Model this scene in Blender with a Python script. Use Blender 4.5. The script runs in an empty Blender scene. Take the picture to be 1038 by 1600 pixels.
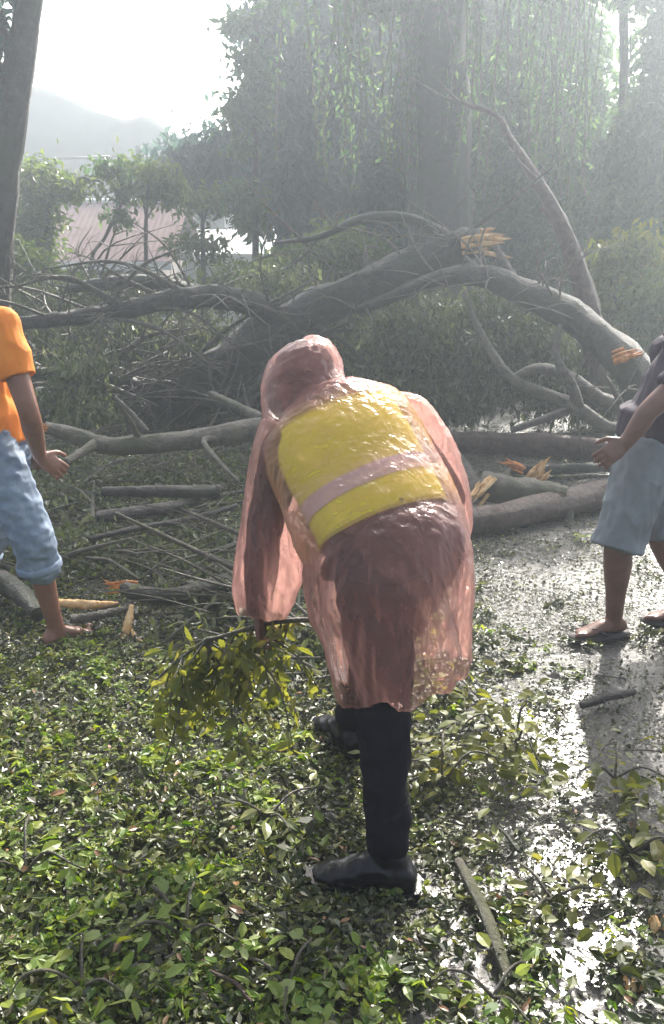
import bpy, bmesh, math, random
import numpy as np
from mathutils import Vector, Matrix, noise as mnoise

random.seed(7)
rng = np.random.default_rng(7)
C = bpy.context.scene.collection
S = bpy.context.scene

# ------------------------------------------------------------------ camera, sky, sun, exposure
W_PX, H_PX, F_PX = 1038.0, 1600.0, 1450.0
CAM_H = 1.65
PITCH = math.atan(400.0 / F_PX)
cam_d = bpy.data.cameras.new('camera')
cam = bpy.data.objects.new('camera', cam_d)
C.objects.link(cam)
cam.location = (0, 0, CAM_H)
cam.rotation_euler = (math.pi / 2 - PITCH, 0, 0)
cam_d.sensor_fit = 'VERTICAL'
cam_d.sensor_height = 36
cam_d.lens = 36 * F_PX / H_PX
cam_d.clip_start = 0.05
cam_d.clip_end = 2000
S.camera = cam

SUN_EL, SUN_AZ = math.radians(35), math.radians(17)
w = bpy.data.worlds.new('World')
S.world = w
w.use_nodes = True
nt = w.node_tree
bg = nt.nodes['Background']
sky = nt.nodes.new('ShaderNodeTexSky')
sky.sky_type = 'NISHITA'
sky.sun_disc = False
sky.sun_elevation = SUN_EL
sky.sun_rotation = SUN_AZ
sky.air_density = 1.0
sky.dust_density = 6.0
sky.ozone_density = 1.0
hs = nt.nodes.new('ShaderNodeHueSaturation')
hs.inputs['Saturation'].default_value = 0.55
nt.links.new(sky.outputs[0], hs.inputs['Color'])
nt.links.new(hs.outputs[0], bg.inputs['Color'])
bg.inputs['Strength'].default_value = 0.15
sd = bpy.data.lights.new('sun', 'SUN')
sun = bpy.data.objects.new('sun', sd)
C.objects.link(sun)
sd.energy = 5.0
sd.angle = math.radians(1.0)
sd.color = (1.0, 0.95, 0.86)
sdir = Vector((math.sin(SUN_AZ) * math.cos(SUN_EL), math.cos(SUN_AZ) * math.cos(SUN_EL), math.sin(SUN_EL)))
sun.rotation_euler = sdir.to_track_quat('Z', 'Y').to_euler()
sun.location = (0, 0, 30)
S.view_settings.view_transform = 'Standard'
S.view_settings.look = 'None'
S.view_settings.exposure = 1.3
S.view_settings.gamma = 1
S.view_settings.use_curve_mapping = False
S.render.engine = 'CYCLES'
cy = S.cycles
cy.use_denoising = True
cy.max_bounces = 8
cy.diffuse_bounces = 2
cy.glossy_bounces = 2
cy.transmission_bounces = 4
cy.transparent_max_bounces = 12
cy.volume_bounces = 0
cy.caustics_reflective = False
cy.caustics_refractive = False
cy.sample_clamp_indirect = 6
cy.sample_clamp_direct = 0

# ------------------------------------------------------------------ helpers
CP, SP = math.cos(PITCH), math.sin(PITCH)

def P(px, py, Y):
    """a world point at distance Y in front of the camera"""
    dx, dy = (px - W_PX / 2) / F_PX, (H_PX / 2 - py) / F_PX
    d = Vector((dx, CP + dy * SP, -SP + dy * CP))
    t = Y / d.y
    return Vector((d.x * t, Y, CAM_H + d.z * t))

def ppm(Y, z=1.2):
    return F_PX / (Y * CP + (CAM_H - z) * SP)

def gz(x, y):
    """height of the ground: level road, dropping away behind the fallen tree"""
    t = min(max((y - 12.0) / 6.0, 0), 1)
    t = t * t * (3 - 2 * t)
    return -1.3 * t

def G(px, py, z=0.0):
    dx, dy = (px - W_PX / 2) / F_PX, (H_PX / 2 - py) / F_PX
    d = Vector((dx, CP + dy * SP, -SP + dy * CP))
    t = (z - CAM_H) / d.z
    return Vector((d.x * t, d.y * t, z))

def link(name, me, mat=None, parent=None, kind=None):
    o = bpy.data.objects.new(name, me)
    C.objects.link(o)
    if mat is not None and me is not None and hasattr(me, 'materials') and len(me.materials) == 0:
        me.materials.append(mat)
    if parent is not None:
        o.parent = parent
    if kind:
        o['kind'] = kind
    return o

def thing(name, label, cat, loc=(0, 0, 0), group=None, me=None, mat=None):
    o = link(name, me, mat)
    o.location = loc
    o['label'] = label
    o['category'] = cat
    if group:
        o['group'] = group
    return o

def child(name, me, mat, root, kind=None):
    """link a mesh given in world coordinates under its thing (roots are only translated)"""
    off = Vector(root.location)
    if root.parent:
        off = off + Vector(root.parent.location)
    me.transform(Matrix.Translation(-off))
    return link(name, me, mat, root, kind)

def np_mesh(name, verts, faces_flat, loop_tot, smooth=False):
    me = bpy.data.meshes.new(name)
    verts = np.ascontiguousarray(verts, dtype=np.float32)
    faces_flat = np.ascontiguousarray(faces_flat, dtype=np.int32)
    n = len(verts)
    me.vertices.add(n)
    me.vertices.foreach_set('co', verts.ravel())
    me.loops.add(len(faces_flat))
    me.loops.foreach_set('vertex_index', faces_flat)
    loop_tot = np.asarray(loop_tot, dtype=np.int32)
    starts = np.concatenate([[0], np.cumsum(loop_tot)[:-1]]).astype(np.int32)
    me.polygons.add(len(loop_tot))
    me.polygons.foreach_set('loop_start', starts)
    me.polygons.foreach_set('use_smooth', np.full(len(loop_tot), smooth))
    me.update(calc_edges=True)
    return me

def norm(a):
    return a / np.maximum(np.linalg.norm(a, axis=1, keepdims=True), 1e-9)

# a leaf in its own frame: x along, y across, z up; 8 verts pointed oval
LEAF8 = np.array([[0, 0, 0], [.22, .36, .05], [.55, .44, .07], [.85, .2, .02], [1, 0, -.06],
                  [.85, -.2, .02], [.55, -.44, .07], [.22, -.36, .05], [.5, 0, 0.02]], float)
LEAF8_F = [(0, 8, 2, 1), (8, 4, 3, 2), (0, 7, 6, 8), (8, 6, 5, 4)]
LEAF4 = np.array([[0, 0, 0], [.45, .5, .08], [1, 0, -.05], [.45, -.5, .08]], float)
LEAF4_F = [(0, 2, 1), (0, 3, 2)]

def leaf_mesh(name, pos, direc, up, length, width, shape='8', curl=0.0):
    base, fc = (LEAF8, LEAF8_F) if shape == '8' else (LEAF4, LEAF4_F)
    n = len(pos)
    d = norm(direc)
    s = norm(np.cross(up, d))
    u = np.cross(d, s)
    L = np.asarray(length).reshape(-1, 1, 1) * np.ones((n, 1, 1))
    Wd = np.asarray(width).reshape(-1, 1, 1) * np.ones((n, 1, 1))
    b = base[None]
    if curl:
        cr = np.random.default_rng(n)
        kk = (cr.normal(size=(n, 1)) * curl)
        tw = cr.normal(size=(n, 1)) * curl * .8
        skew = cr.normal(size=(n, 1)) * .12
        b = np.repeat(b, n, axis=0)
        xx, yy = b[..., 0].copy(), b[..., 1].copy()
        b[..., 2] += kk * ((xx - .45) ** 2 - .1) * 2 + tw * yy * (xx - .3) + np.abs(yy) * np.abs(kk) * .35
        b[..., 1] += skew * xx * (1 - xx) * 2
    v = pos[:, None, :] + b[..., 0:1] * L * d[:, None, :] + b[..., 1:2] * Wd * s[:, None, :] + b[..., 2:3] * L * u[:, None, :]
    k = len(base)
    flat = np.concatenate([np.array(f) for f in fc])
    tot = np.array([len(f) for f in fc])
    idx = (flat[None, :] + (np.arange(n) * k)[:, None]).ravel()
    return np_mesh(name, v.reshape(-1, 3), idx, np.tile(tot, n))

def crom(pts, n):
    """smooth resample of a polyline of equal-length tuples"""
    A = np.array([list(p) for p in pts], float)
    if len(A) == 2:
        t = np.linspace(0, 1, n)[:, None]
        return A[0] * (1 - t) + A[1] * t
    E = np.vstack([2 * A[0] - A[1], A, 2 * A[-1] - A[-2]])
    out = []
    for s in np.linspace(0, len(A) - 1, n):
        i = min(int(s), len(A) - 2)
        t = s - i
        p0, p1, p2, p3 = E[i], E[i + 1], E[i + 2], E[i + 3]
        out.append(.5 * ((2 * p1) + (-p0 + p2) * t + (2 * p0 - 5 * p1 + 4 * p2 - p3) * t * t + (-p0 + 3 * p1 - 3 * p2 + p3) * t ** 3))
    return np.array(out)

class MB:
    """collects tubes, lofts and boxes into one mesh"""
    def __init__(s):
        s.v, s.f = [], []
    def loft(s, rings, cap=True, closed=True):
        base = len(s.v)
        m = len(rings[0])
        for r in rings:
            s.v.extend([tuple(p) for p in r])
        for i in range(len(rings) - 1):
            for j in range(m if closed else m - 1):
                a, b = base + i * m + j, base + i * m + (j + 1) % m
                s.f.append((a, b, b + m, a + m))
        if cap:
            for k, rev in ((0, True), (len(rings) - 1, False)):
                c = len(s.v)
                s.v.append(tuple(np.mean(np.array(rings[k]), axis=0)))
                for j in range(m):
                    a, b = base + k * m + j, base + k * m + (j + 1) % m
                    s.f.append((b, a, c) if rev else (a, b, c))
    def tube(s, pts, radii, sides=8, n=None, rough=0.0, rnd=None, seed=0.0, ends=False, cap=True):
        pts = [tuple(p) for p in pts]
        if not hasattr(radii, '__len__'):
            radii = [radii] * len(pts)
        if n is None:
            n = max(len(pts), 2)
        A = crom([tuple(p) + (r,) for p, r in zip(pts, radii)], n)
        X, R = A[:, :3], np.abs(A[:, 3])
        T = np.gradient(X, axis=0)
        T = T / np.maximum(np.linalg.norm(T, axis=1, keepdims=True), 1e-9)
        if ends:   # hemispherical ends
            a = [(-.95, .3), (-.7, .71), (-.35, .93)]
            X = np.vstack([[X[0] + T[0] * R[0] * q for q, _ in a], X, [X[-1] - T[-1] * R[-1] * q for q, _ in a[::-1]]])
            R = np.concatenate([[R[0] * c for _, c in a], R, [R[-1] * c for _, c in a[::-1]]])
            T = np.vstack([[T[0]] * 3, T, [T[-1]] * 3])
        up = np.array([0.0, 0, 1]) if abs(T[0][2]) < .9 else np.array([1.0, 0, 0])
        rings = []
        u = np.cross(up, T[0]); u /= np.linalg.norm(u)
        for i in range(len(X)):
            u = u - T[i] * np.dot(u, T[i]); u /= np.linalg.norm(u)
            vv = np.cross(T[i], u)
            ring = []
            for j in range(sides):
                a = 2 * math.pi * j / sides
                q = 1.0
                if rough:
                    c = X[i] / max(R[i], .01) * .35
                    q += rough * mnoise.noise(Vector((c[0] + seed + 1.4 * math.cos(a), c[1] + 1.4 * math.sin(a), c[2])))
                    q += rough * .5 * mnoise.noise(Vector((c[0] * 2.2 + seed, 3.5 * math.cos(a) + c[1] * 2.2, 3.5 * math.sin(a) + c[2] * 2.2)))
                ring.append(X[i] + (u * math.cos(a) + vv * math.sin(a)) * R[i] * q)
            rings.append(ring)
        s.loft(rings, cap)
        return X
    def ellipsoid(s, c, ax, sides=16, rings=10):
        """ax: three half-axis vectors"""
        c = np.array(c, float); a0, a1, a2 = [np.array(a, float) for a in ax]
        R = []
        for i in range(1, rings):
            ph = math.pi * i / rings
            R.append([c + a2 * math.cos(ph) + (a0 * math.cos(2 * math.pi * j / sides) + a1 * math.sin(2 * math.pi * j / sides)) * math.sin(ph) for j in range(sides)][::-1])
        s.loft(R)
    def box(s, a, b):
        x0, y0, z0 = a; x1, y1, z1 = b
        k = len(s.v)
        s.v += [(x0, y0, z0), (x1, y0, z0), (x1, y1, z0), (x0, y1, z0), (x0, y0, z1), (x1, y0, z1), (x1, y1, z1), (x0, y1, z1)]
        s.f += [tuple(k + i for i in q) for q in ((0, 3, 2, 1), (4, 5, 6, 7), (0, 1, 5, 4), (1, 2, 6, 5), (2, 3, 7, 6), (3, 0, 4, 7))]
    def mesh(s, name, smooth=True):
        flat = [i for f in s.f for i in f]
        return np_mesh(name, np.array(s.v), np.array(flat), [len(f) for f in s.f], smooth)

def solid(mb, name, voxel, smooth=4, wrinkle=0.0, wscale=12.0, stretch=(1, 1, 1)):
    """fuse overlapping closed shapes into one continuous skin"""
    me = mb.mesh(name)
    o = bpy.data.objects.new('temp', me)
    C.objects.link(o)
    m = o.modifiers.new('r', 'REMESH'); m.mode = 'VOXEL'; m.voxel_size = voxel; m.use_smooth_shade = True
    if smooth:
        k = o.modifiers.new('s', 'SMOOTH'); k.factor = .5; k.iterations = smooth
    bpy.context.view_layer.update()
    dg = bpy.context.evaluated_depsgraph_get()
    out = bpy.data.meshes.new_from_object(o.evaluated_get(dg))
    bpy.data.objects.remove(o)
    bpy.data.meshes.remove(me)
    out.name = name
    if wrinkle:
        nrm = [v.normal.copy() for v in out.vertices]
        for v, nn in zip(out.vertices, nrm):
            q = Vector((v.co.x * stretch[0], v.co.y * stretch[1], v.co.z * stretch[2])) * wscale
            a = 1 - abs(mnoise.noise(q)) * 2
            b = mnoise.noise(q * 2.3 + Vector((5, 3, 1)))
            v.co += nn * wrinkle * (a * .8 + b * .5)
    return out

# ------------------------------------------------------------------ materials
def mat(name):
    m = bpy.data.materials.new(name)
    m.use_nodes = True
    return m, m.node_tree, m.node_tree.nodes['Principled BSDF']

def ramp(nt, fac, stops):
    r = nt.nodes.new('ShaderNodeValToRGB')
    e = r.color_ramp.elements
    while len(e) < len(stops):
        e.new(.5)
    for k, (p, c) in zip(e, stops):
        k.position = p
        k.color = (*c, 1)
    nt.links.new(fac, r.inputs[0])
    return r.outputs[0]

def tex_noise(nt, scale, detail=4, rough=.6, stretch=None, src='Object', dist=0):
    tc = nt.nodes.new('ShaderNodeTexCoord')
    out = tc.outputs[src]
    if stretch:
        mp = nt.nodes.new('ShaderNodeMapping')
        mp.inputs['Scale'].default_value = stretch
        nt.links.new(out, mp.inputs[0])
        out = mp.outputs[0]
    n = nt.nodes.new('ShaderNodeTexNoise')
    n.inputs['Scale'].default_value = scale
    n.inputs['Detail'].default_value = detail
    n.inputs['Roughness'].default_value = rough
    n.inputs['Distortion'].default_value = dist
    nt.links.new(out, n.inputs['Vector'])
    return n.outputs['Fac']

def bump(nt, h, b, dist=.01, strength=.6):
    n = nt.nodes.new('ShaderNodeBump')
    n.inputs['Distance'].default_value = dist
    n.inputs['Strength'].default_value = strength
    nt.links.new(h, n.inputs['Height'])
    nt.links.new(n.outputs[0], b.inputs['Normal'])

def plain(name, stops, scale=8, rough=.7, bd=.004, bs=40, stretch=None, spec=.4):
    m, nt, b = mat(name)
    f = tex_noise(nt, scale, 5, .65, stretch)
    nt.links.new(ramp(nt, f, stops), b.inputs['Base Color'])
    b.inputs['Roughness'].default_value = rough
    b.inputs['Specular IOR Level'].default_value = spec
    if bd:
        bump(nt, tex_noise(nt, bs, 4, .6, stretch), b, bd)
    return m

def leaf_mat(name, cols, rough=.35, trans=.35, spec=.5):
    m, nt, b = mat(name)
    g = nt.nodes.new('ShaderNodeNewGeometry')
    oi = nt.nodes.new('ShaderNodeObjectInfo')
    ad = nt.nodes.new('ShaderNodeMath'); ad.operation = 'ADD'
    nt.links.new(g.outputs['Random Per Island'], ad.inputs[0])
    nt.links.new(oi.outputs['Random'], ad.inputs[1])
    fr = nt.nodes.new('ShaderNodeMath'); fr.operation = 'FRACT'
    nt.links.new(ad.outputs[0], fr.inputs[0])
    st = [(i / max(len(cols) - 1, 1), c) for i, c in enumerate(cols)]
    col = ramp(nt, fr.outputs[0], st)
    nt.links.new(col, b.inputs['Base Color'])
    b.inputs['Roughness'].default_value = rough
    b.inputs['Specular IOR Level'].default_value = spec
    tr = nt.nodes.new('ShaderNodeBsdfTranslucent')
    hsn = nt.nodes.new('ShaderNodeHueSaturation')
    hsn.inputs['Hue'].default_value = .485
    hsn.inputs['Saturation'].default_value = 1.15
    hsn.inputs['Value'].default_value = 2.0
    nt.links.new(col, hsn.inputs['Color'])
    nt.links.new(hsn.outputs[0], tr.inputs['Color'])
    mx = nt.nodes.new('ShaderNodeMixShader')
    mx.inputs[0].default_value = trans
    nt.links.new(b.outputs[0], mx.inputs[1])
    nt.links.new(tr.outputs[0], mx.inputs[2])
    nt.links.new(mx.outputs[0], nt.nodes['Material Output'].inputs['Surface'])
    return m

def bark_mat(name, dark, light, moss=None, scale=14, stretch=None):
    m, nt, b = mat(name)
    f = tex_noise(nt, scale, 7, .7, stretch, dist=.4)
    col = ramp(nt, f, [(.3, dark), (.52, tuple((a + c) / 2 for a, c in zip(dark, light))), (.72, light)])
    if moss:
        f2 = tex_noise(nt, 2.2, 5, .7)
        mk = ramp(nt, f2, [(.48, (0, 0, 0)), (.62, (1, 1, 1))])
        mix = nt.nodes.new('ShaderNodeMixRGB')
        nt.links.new(mk, mix.inputs[0]); nt.links.new(col, mix.inputs[1])
        mix.inputs[2].default_value = (*moss, 1)
        col = mix.outputs[0]
    nt.links.new(col, b.inputs['Base Color'])
    b.inputs['Roughness'].default_value = .42
    b.inputs['Specular IOR Level'].default_value = .55
    bump(nt, tex_noise(nt, scale * 2.2, 8, .75, stretch, dist=.3), b, .045, 1.0)
    return m

M = {}
M['bark'] = bark_mat('wet_bark', (.022, .018, .015), (.12, .105, .085), (.05, .058, .025))
M['bark_pale'] = bark_mat('pale_bark', (.05, .042, .032), (.27, .24, .18), (.10, .105, .045))
M['bark_dark'] = bark_mat('dark_bark', (.02, .016, .014), (.085, .07, .06), (.04, .05, .02))
M['bark_red'] = bark_mat('reddish_bark', (.05, .028, .022), (.19, .12, .09))
M['wood'] = plain('torn_wood', [(.25, (.3, .14, .05)), (.5, (.62, .38, .16)), (.75, (.8, .6, .34))], 18, .6, .01, 50, (1, 1, .2))
M['wood_orange'] = plain('orange_torn_wood', [(.3, (.3, .1, .03)), (.55, (.62, .25, .06)), (.8, (.75, .42, .16))], 20, .6, .01, 50)
M['litter'] = leaf_mat('litter_leaf', [(.016, .026, .006), (.055, .075, .012), (.12, .14, .028), (.025, .036, .008), (.2, .22, .07), (.06, .08, .016), (.3, .31, .16), (.15, .16, .025), (.03, .036, .01), (.012, .015, .006), (.04, .052, .01)], .4, .3, .45)
M['litter_bright'] = leaf_mat('fresh_leaf', [(.05, .11, .014), (.12, .19, .025), (.2, .26, .06), (.08, .15, .02), (.3, .35, .14), (.14, .2, .03), (.24, .27, .05)], .42, .4, .4)
M['litter_dull'] = leaf_mat('dull_leaf', [(.012, .02, .006), (.03, .042, .012), (.05, .065, .018), (.02, .028, .008), (.08, .09, .035), (.035, .045, .012)], .35, .25, .5)
M['olive'] = leaf_mat('olive_leaf', [(.10, .12, .025), (.17, .18, .04), (.08, .1, .02), (.22, .21, .06)], .45, .4, .4)
M['litter_dark'] = leaf_mat('dark_wet_leaf', [(.02, .03, .01), (.08, .09, .045), (.13, .145, .08), (.04, .04, .022), (.2, .2, .13), (.06, .05, .03), (.1, .11, .05)], .28, .15, .6)
M['brown_leaf'] = leaf_mat('brown_leaf', [(.16, .07, .03), (.25, .14, .06), (.1, .05, .025)], .4, .2)
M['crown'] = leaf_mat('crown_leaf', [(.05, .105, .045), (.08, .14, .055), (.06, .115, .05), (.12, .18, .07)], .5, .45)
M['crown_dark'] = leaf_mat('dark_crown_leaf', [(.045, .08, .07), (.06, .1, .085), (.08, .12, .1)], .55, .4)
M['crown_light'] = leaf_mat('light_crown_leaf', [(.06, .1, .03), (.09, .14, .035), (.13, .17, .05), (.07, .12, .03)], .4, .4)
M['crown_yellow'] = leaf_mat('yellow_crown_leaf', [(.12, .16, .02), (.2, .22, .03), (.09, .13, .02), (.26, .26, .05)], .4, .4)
M['fallen'] = leaf_mat('fallen_crown_leaf', [(.035, .05, .022), (.08, .105, .042), (.12, .145, .06), (.06, .08, .03), (.2, .22, .12), (.06, .06, .035)], .32, .35, .6)

# ground
m, nt, b = mat('wet_ground')
big = tex_noise(nt, .7, 4, .6)
mid = tex_noise(nt, 9, 6, .7)
fine = tex_noise(nt, 90, 5, .7)
c1 = ramp(nt, mid, [(.3, (.014, .013, .011)), (.5, (.034, .032, .028)), (.7, (.065, .06, .05))])
nt.links.new(c1, b.inputs['Base Color'])
rr = ramp(nt, mid, [(.42, (.2, .2, .2)), (.68, (.6, .6, .6))])
nt.links.new(rr, b.inputs['Roughness'])
b.inputs['Specular IOR Level'].default_value = .8
nt.links.new(ramp(nt, big, [(.45, (.08, .08, .08)), (.62, (.9, .9, .9))]), b.inputs['Coat Weight'])
b.inputs['Coat Roughness'].default_value = .17
b.inputs['Coat IOR'].default_value = 1.6
ml = nt.nodes.new('ShaderNodeMath'); ml.operation = 'MULTIPLY_ADD'
nt.links.new(fine, ml.inputs[0]); ml.inputs[1].default_value = .35
nt.links.new(mid, ml.inputs[2])
bump(nt, ml.outputs[0], b, .03, .9)
bw = nt.nodes.new('ShaderNodeBump'); bw.inputs['Distance'].default_value = .005; bw.inputs['Strength'].default_value = .6
nt.links.new(tex_noise(nt, 26, 3, .5), bw.inputs['Height'])
nt.links.new(bw.outputs[0], b.inputs['Coat Normal'])
M['ground'] = m
M['hill'] = plain('wooded_hill', [(.3, (.015, .022, .014)), (.7, (.035, .042, .03))], .8, .95, 0, spec=.1)
M['roof'] = plain('pink_roof_sheet', [(.3, (.19, .13, .125)), (.7, (.28, .2, .19))], 1.5, .95, 0, spec=.05)
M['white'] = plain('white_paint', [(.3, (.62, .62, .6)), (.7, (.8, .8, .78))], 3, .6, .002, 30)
M['wall'] = plain('dull_plaster', [(.3, (.2, .17, .16)), (.7, (.32, .28, .26))], 2, .8, .003, 30)  # dull brownish grey plaster, for the house wall and the slab roof
M['glass'] = plain('window_glass', [(.3, (.03, .035, .04)), (.7, (.06, .065, .07))], 1, .08, 0)
M['pole'] = plain('weathered_pole', [(.3, (.1, .09, .08)), (.7, (.22, .2, .18))], 6, .8, .004, 40)
M['wire'] = plain('black_wire', [(.3, (.02, .02, .02)), (.7, (.04, .04, .04))], 3, .6, 0)
M['skin'] = plain('tan_skin', [(.3, (.19, .085, .055)), (.7, (.29, .14, .095))], 10, .38, .0015, 160)
M['skin_dark'] = plain('brown_skin', [(.3, (.12, .055, .04)), (.7, (.2, .095, .07))], 10, .4, .0015, 160)
M['hair'] = plain('black_hair', [(.3, (.008, .007, .007)), (.7, (.025, .02, .02))], 60, .4, .006, 120)
M['orange'] = plain('orange_cotton', [(.3, (.78, .2, .012)), (.7, (.9, .29, .025))], 7, .8, .004, 300)
M['jeans'] = plain('washed_denim', [(.3, (.12, .16, .24)), (.55, (.22, .28, .37)), (.75, (.38, .43, .51))], 9, .8, .003, 350)
M['shorts'] = plain('grey_blue_cloth', [(.3, (.14, .165, .185)), (.7, (.235, .26, .28))], 7, .8, .003, 300)
M['maroon'] = plain('maroon_cotton', [(.3, (.028, .02, .036)), (.7, (.055, .036, .06))], 7, .8, .003, 300)
M['trousers'] = plain('navy_trousers', [(.3, (.005, .005, .010)), (.7, (.015, .015, .024))], 9, .8, .004, 260, spec=.06)
M['darkshirt'] = plain('dark_long_sleeve', [(.3, (.03, .024, .025)), (.7, (.06, .046, .048))], 9, .8, .004, 200, spec=.1)
M['vest'] = plain('hi_vis_yellow', [(.3, (.68, .86, .006)), (.7, (.76, .92, .015))], 5, .7, 0)
M['band'] = plain('grey_reflective_band', [(.3, (.42, .46, .5)), (.7, (.6, .64, .68))], 9, .4, 0)
M['binding'] = plain('vest_binding', [(.3, (.4, .46, .01)), (.7, (.5, .55, .02))], 9, .7, 0)
M['boot'] = plain('black_rubber', [(.3, (.003, .003, .006)), (.7, (.007, .007, .012))], 12, .3, .003, 60, spec=.28)
M['sandal'] = plain('dark_foam', [(.3, (.025, .02, .02)), (.7, (.05, .04, .04))], 12, .7, .003, 60)

# pink plastic: thin clear film, coloured, with glossy crinkles
m, nt, b = mat('pink_rain_plastic')
nt.nodes.remove(b)
out = nt.nodes['Material Output']
tp = nt.nodes.new('ShaderNodeBsdfTransparent'); tp.inputs[0].default_value = (1, .86, .83, 1)
df = nt.nodes.new('ShaderNodeBsdfDiffuse'); df.inputs[0].default_value = (.97, .48, .44, 1)
tl = nt.nodes.new('ShaderNodeBsdfTranslucent'); tl.inputs[0].default_value = (1, .61, .55, 1)
gl = nt.nodes.new('ShaderNodeBsdfGlossy'); gl.inputs['Roughness'].default_value = .17
n1 = tex_noise(nt, 22, 3, .5, (1, 1, .35), dist=1.0)
n2 = tex_noise(nt, 9, 3, .5, (1.6, 1.6, .35), dist=.8)
def ridged(f):
    a = nt.nodes.new('ShaderNodeMath'); a.operation = 'SUBTRACT'; a.inputs[1].default_value = .5
    nt.links.new(f, a.inputs[0])
    b_ = nt.nodes.new('ShaderNodeMath'); b_.operation = 'ABSOLUTE'
    nt.links.new(a.outputs[0], b_.inputs[0])
    c = nt.nodes.new('ShaderNodeMath'); c.operation = 'MULTIPLY_ADD'; c.inputs[1].default_value = -2; c.inputs[2].default_value = 1
    nt.links.new(b_.outputs[0], c.inputs[0])
    return c.outputs[0]
n1, n2 = ridged(n1), ridged(n2)
ma = nt.nodes.new('ShaderNodeMath'); ma.operation = 'MULTIPLY_ADD'
nt.links.new(n1, ma.inputs[0]); ma.inputs[1].default_value = .3; nt.links.new(n2, ma.inputs[2])
bp = nt.nodes.new('ShaderNodeBump'); bp.inputs['Distance'].default_value = .012; bp.inputs['Strength'].default_value = .7
nt.links.new(ma.outputs[0], bp.inputs['Height'])
for q in (df, tl, gl):
    nt.links.new(bp.outputs[0], q.inputs['Normal'])
x1 = nt.nodes.new('ShaderNodeMixShader'); x1.inputs[0].default_value = .82
nt.links.new(df.outputs[0], x1.inputs[1]); nt.links.new(tl.outputs[0], x1.inputs[2])
lw = nt.nodes.new('ShaderNodeLayerWeight'); lw.inputs[0].default_value = .45
mr = nt.nodes.new('ShaderNodeMapRange')
nt.links.new(lw.outputs['Facing'], mr.inputs[0])
mr.inputs[3].default_value = .25; mr.inputs[4].default_value = .97
x2 = nt.nodes.new('ShaderNodeMixShader')
nt.links.new(mr.outputs[0], x2.inputs[0]); nt.links.new(tp.outputs[0], x2.inputs[1]); nt.links.new(x1.outputs[0], x2.inputs[2])
fr = nt.nodes.new('ShaderNodeFresnel'); fr.inputs[0].default_value = 1.45
nt.links.new(bp.outputs[0], fr.inputs['Normal'])
x3 = nt.nodes.new('ShaderNodeMixShader')
fm = nt.nodes.new('ShaderNodeMath'); fm.operation = 'MULTIPLY'; fm.inputs[1].default_value = .6
nt.links.new(fr.outputs[0], fm.inputs[0])
nt.links.new(fm.outputs[0], x3.inputs[0]); nt.links.new(x2.outputs[0], x3.inputs[1]); nt.links.new(gl.outputs[0], x3.inputs[2])
nt.links.new(x3.outputs[0], out.inputs['Surface'])
M['plastic'] = m

# ------------------------------------------------------------------ ground, hill, haze
def build_ground():
    xs = np.concatenate([np.linspace(-180, -8, 24), np.linspace(-7, 7, 57), np.linspace(8, 180, 24)])
    ys = np.concatenate([np.linspace(-60, 0, 8), np.linspace(.5, 20, 79), np.linspace(22, 200, 24)])
    v = []
    for y in ys:
        for x in xs:
            z = gz(x, y)
            if -8 < x < 8 and 0 < y < 14:
                z += .018 * mnoise.noise(Vector((x * 1.3, y * 1.3, 3)))
            v.append((x, y, z))
    nx = len(xs)
    f = []
    for j in range(len(ys) - 1):
        for i in range(nx - 1):
            a = j * nx + i
            f += [a, a + 1, a + nx + 1, a + nx]
    me = np_mesh('ground', np.array(v), np.array(f), [4] * (len(f) // 4), True)
    return link('ground', me, M['ground'], kind='structure')
ground = build_ground()

def build_hill():
    prof = crom([(-260, 250), (-140, 180), (-20, 95), (50, 132), (110, 152), (170, 182), (235, 188), (290, 214), (360, 262), (450, 330), (620, 372), (1000, 392), (1500, 400)], 90)
    YH = 39.0
    rows = []
    for k, t in enumerate(np.linspace(0, 1, 26)):
        y = YH - 7.5 * (1 - t)
        row = []
        for px, py in prof:
            p = P(px, py, YH)
            top = max(p.z, 0)
            h = -1.3 + (top + 1.3) * (.15 * math.sin(t * math.pi / 2) + .85 * t)
            q = Vector((p.x, y, 0))
            h += (mnoise.noise(q * .9) * .35 + mnoise.noise(q * .25) * .8 * (1 - t)) * min(t * 2, 1) * min(top / 10, 1)
            row.append((p.x, y, h))
        rows.append(row)
    for y in (YH + 14, YH + 28):
        rows.append([(p[0], y, p[2] * (.6 if y < YH + 16 else -.02) - .4) for p in rows[25]])
    mb = MB(); mb.loft(rows, cap=False, closed=False)
    return link('hill', mb.mesh('hill'), M['hill'], kind='structure')
build_hill()

def build_haze():
    m = bpy.data.materials.new('pale_haze')
    m.use_nodes = True
    nt = m.node_tree
    nt.nodes.remove(nt.nodes['Principled BSDF'])
    v = nt.nodes.new('ShaderNodeVolumePrincipled')
    v.inputs['Color'].default_value = (.80, .90, 1, 1)
    v.inputs['Density'].default_value = HAZE_D
    v.inputs['Anisotropy'].default_value = .6
    nt.links.new(v.outputs[0], nt.nodes['Material Output'].inputs['Volume'])
    mb = MB(); mb.box((-200, -80, -2.6), (200, 215, 14))
    o = link('haze', mb.mesh('haze', False), m, kind='stuff')
    return o
HAZE_D = .0088
build_haze()

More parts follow.
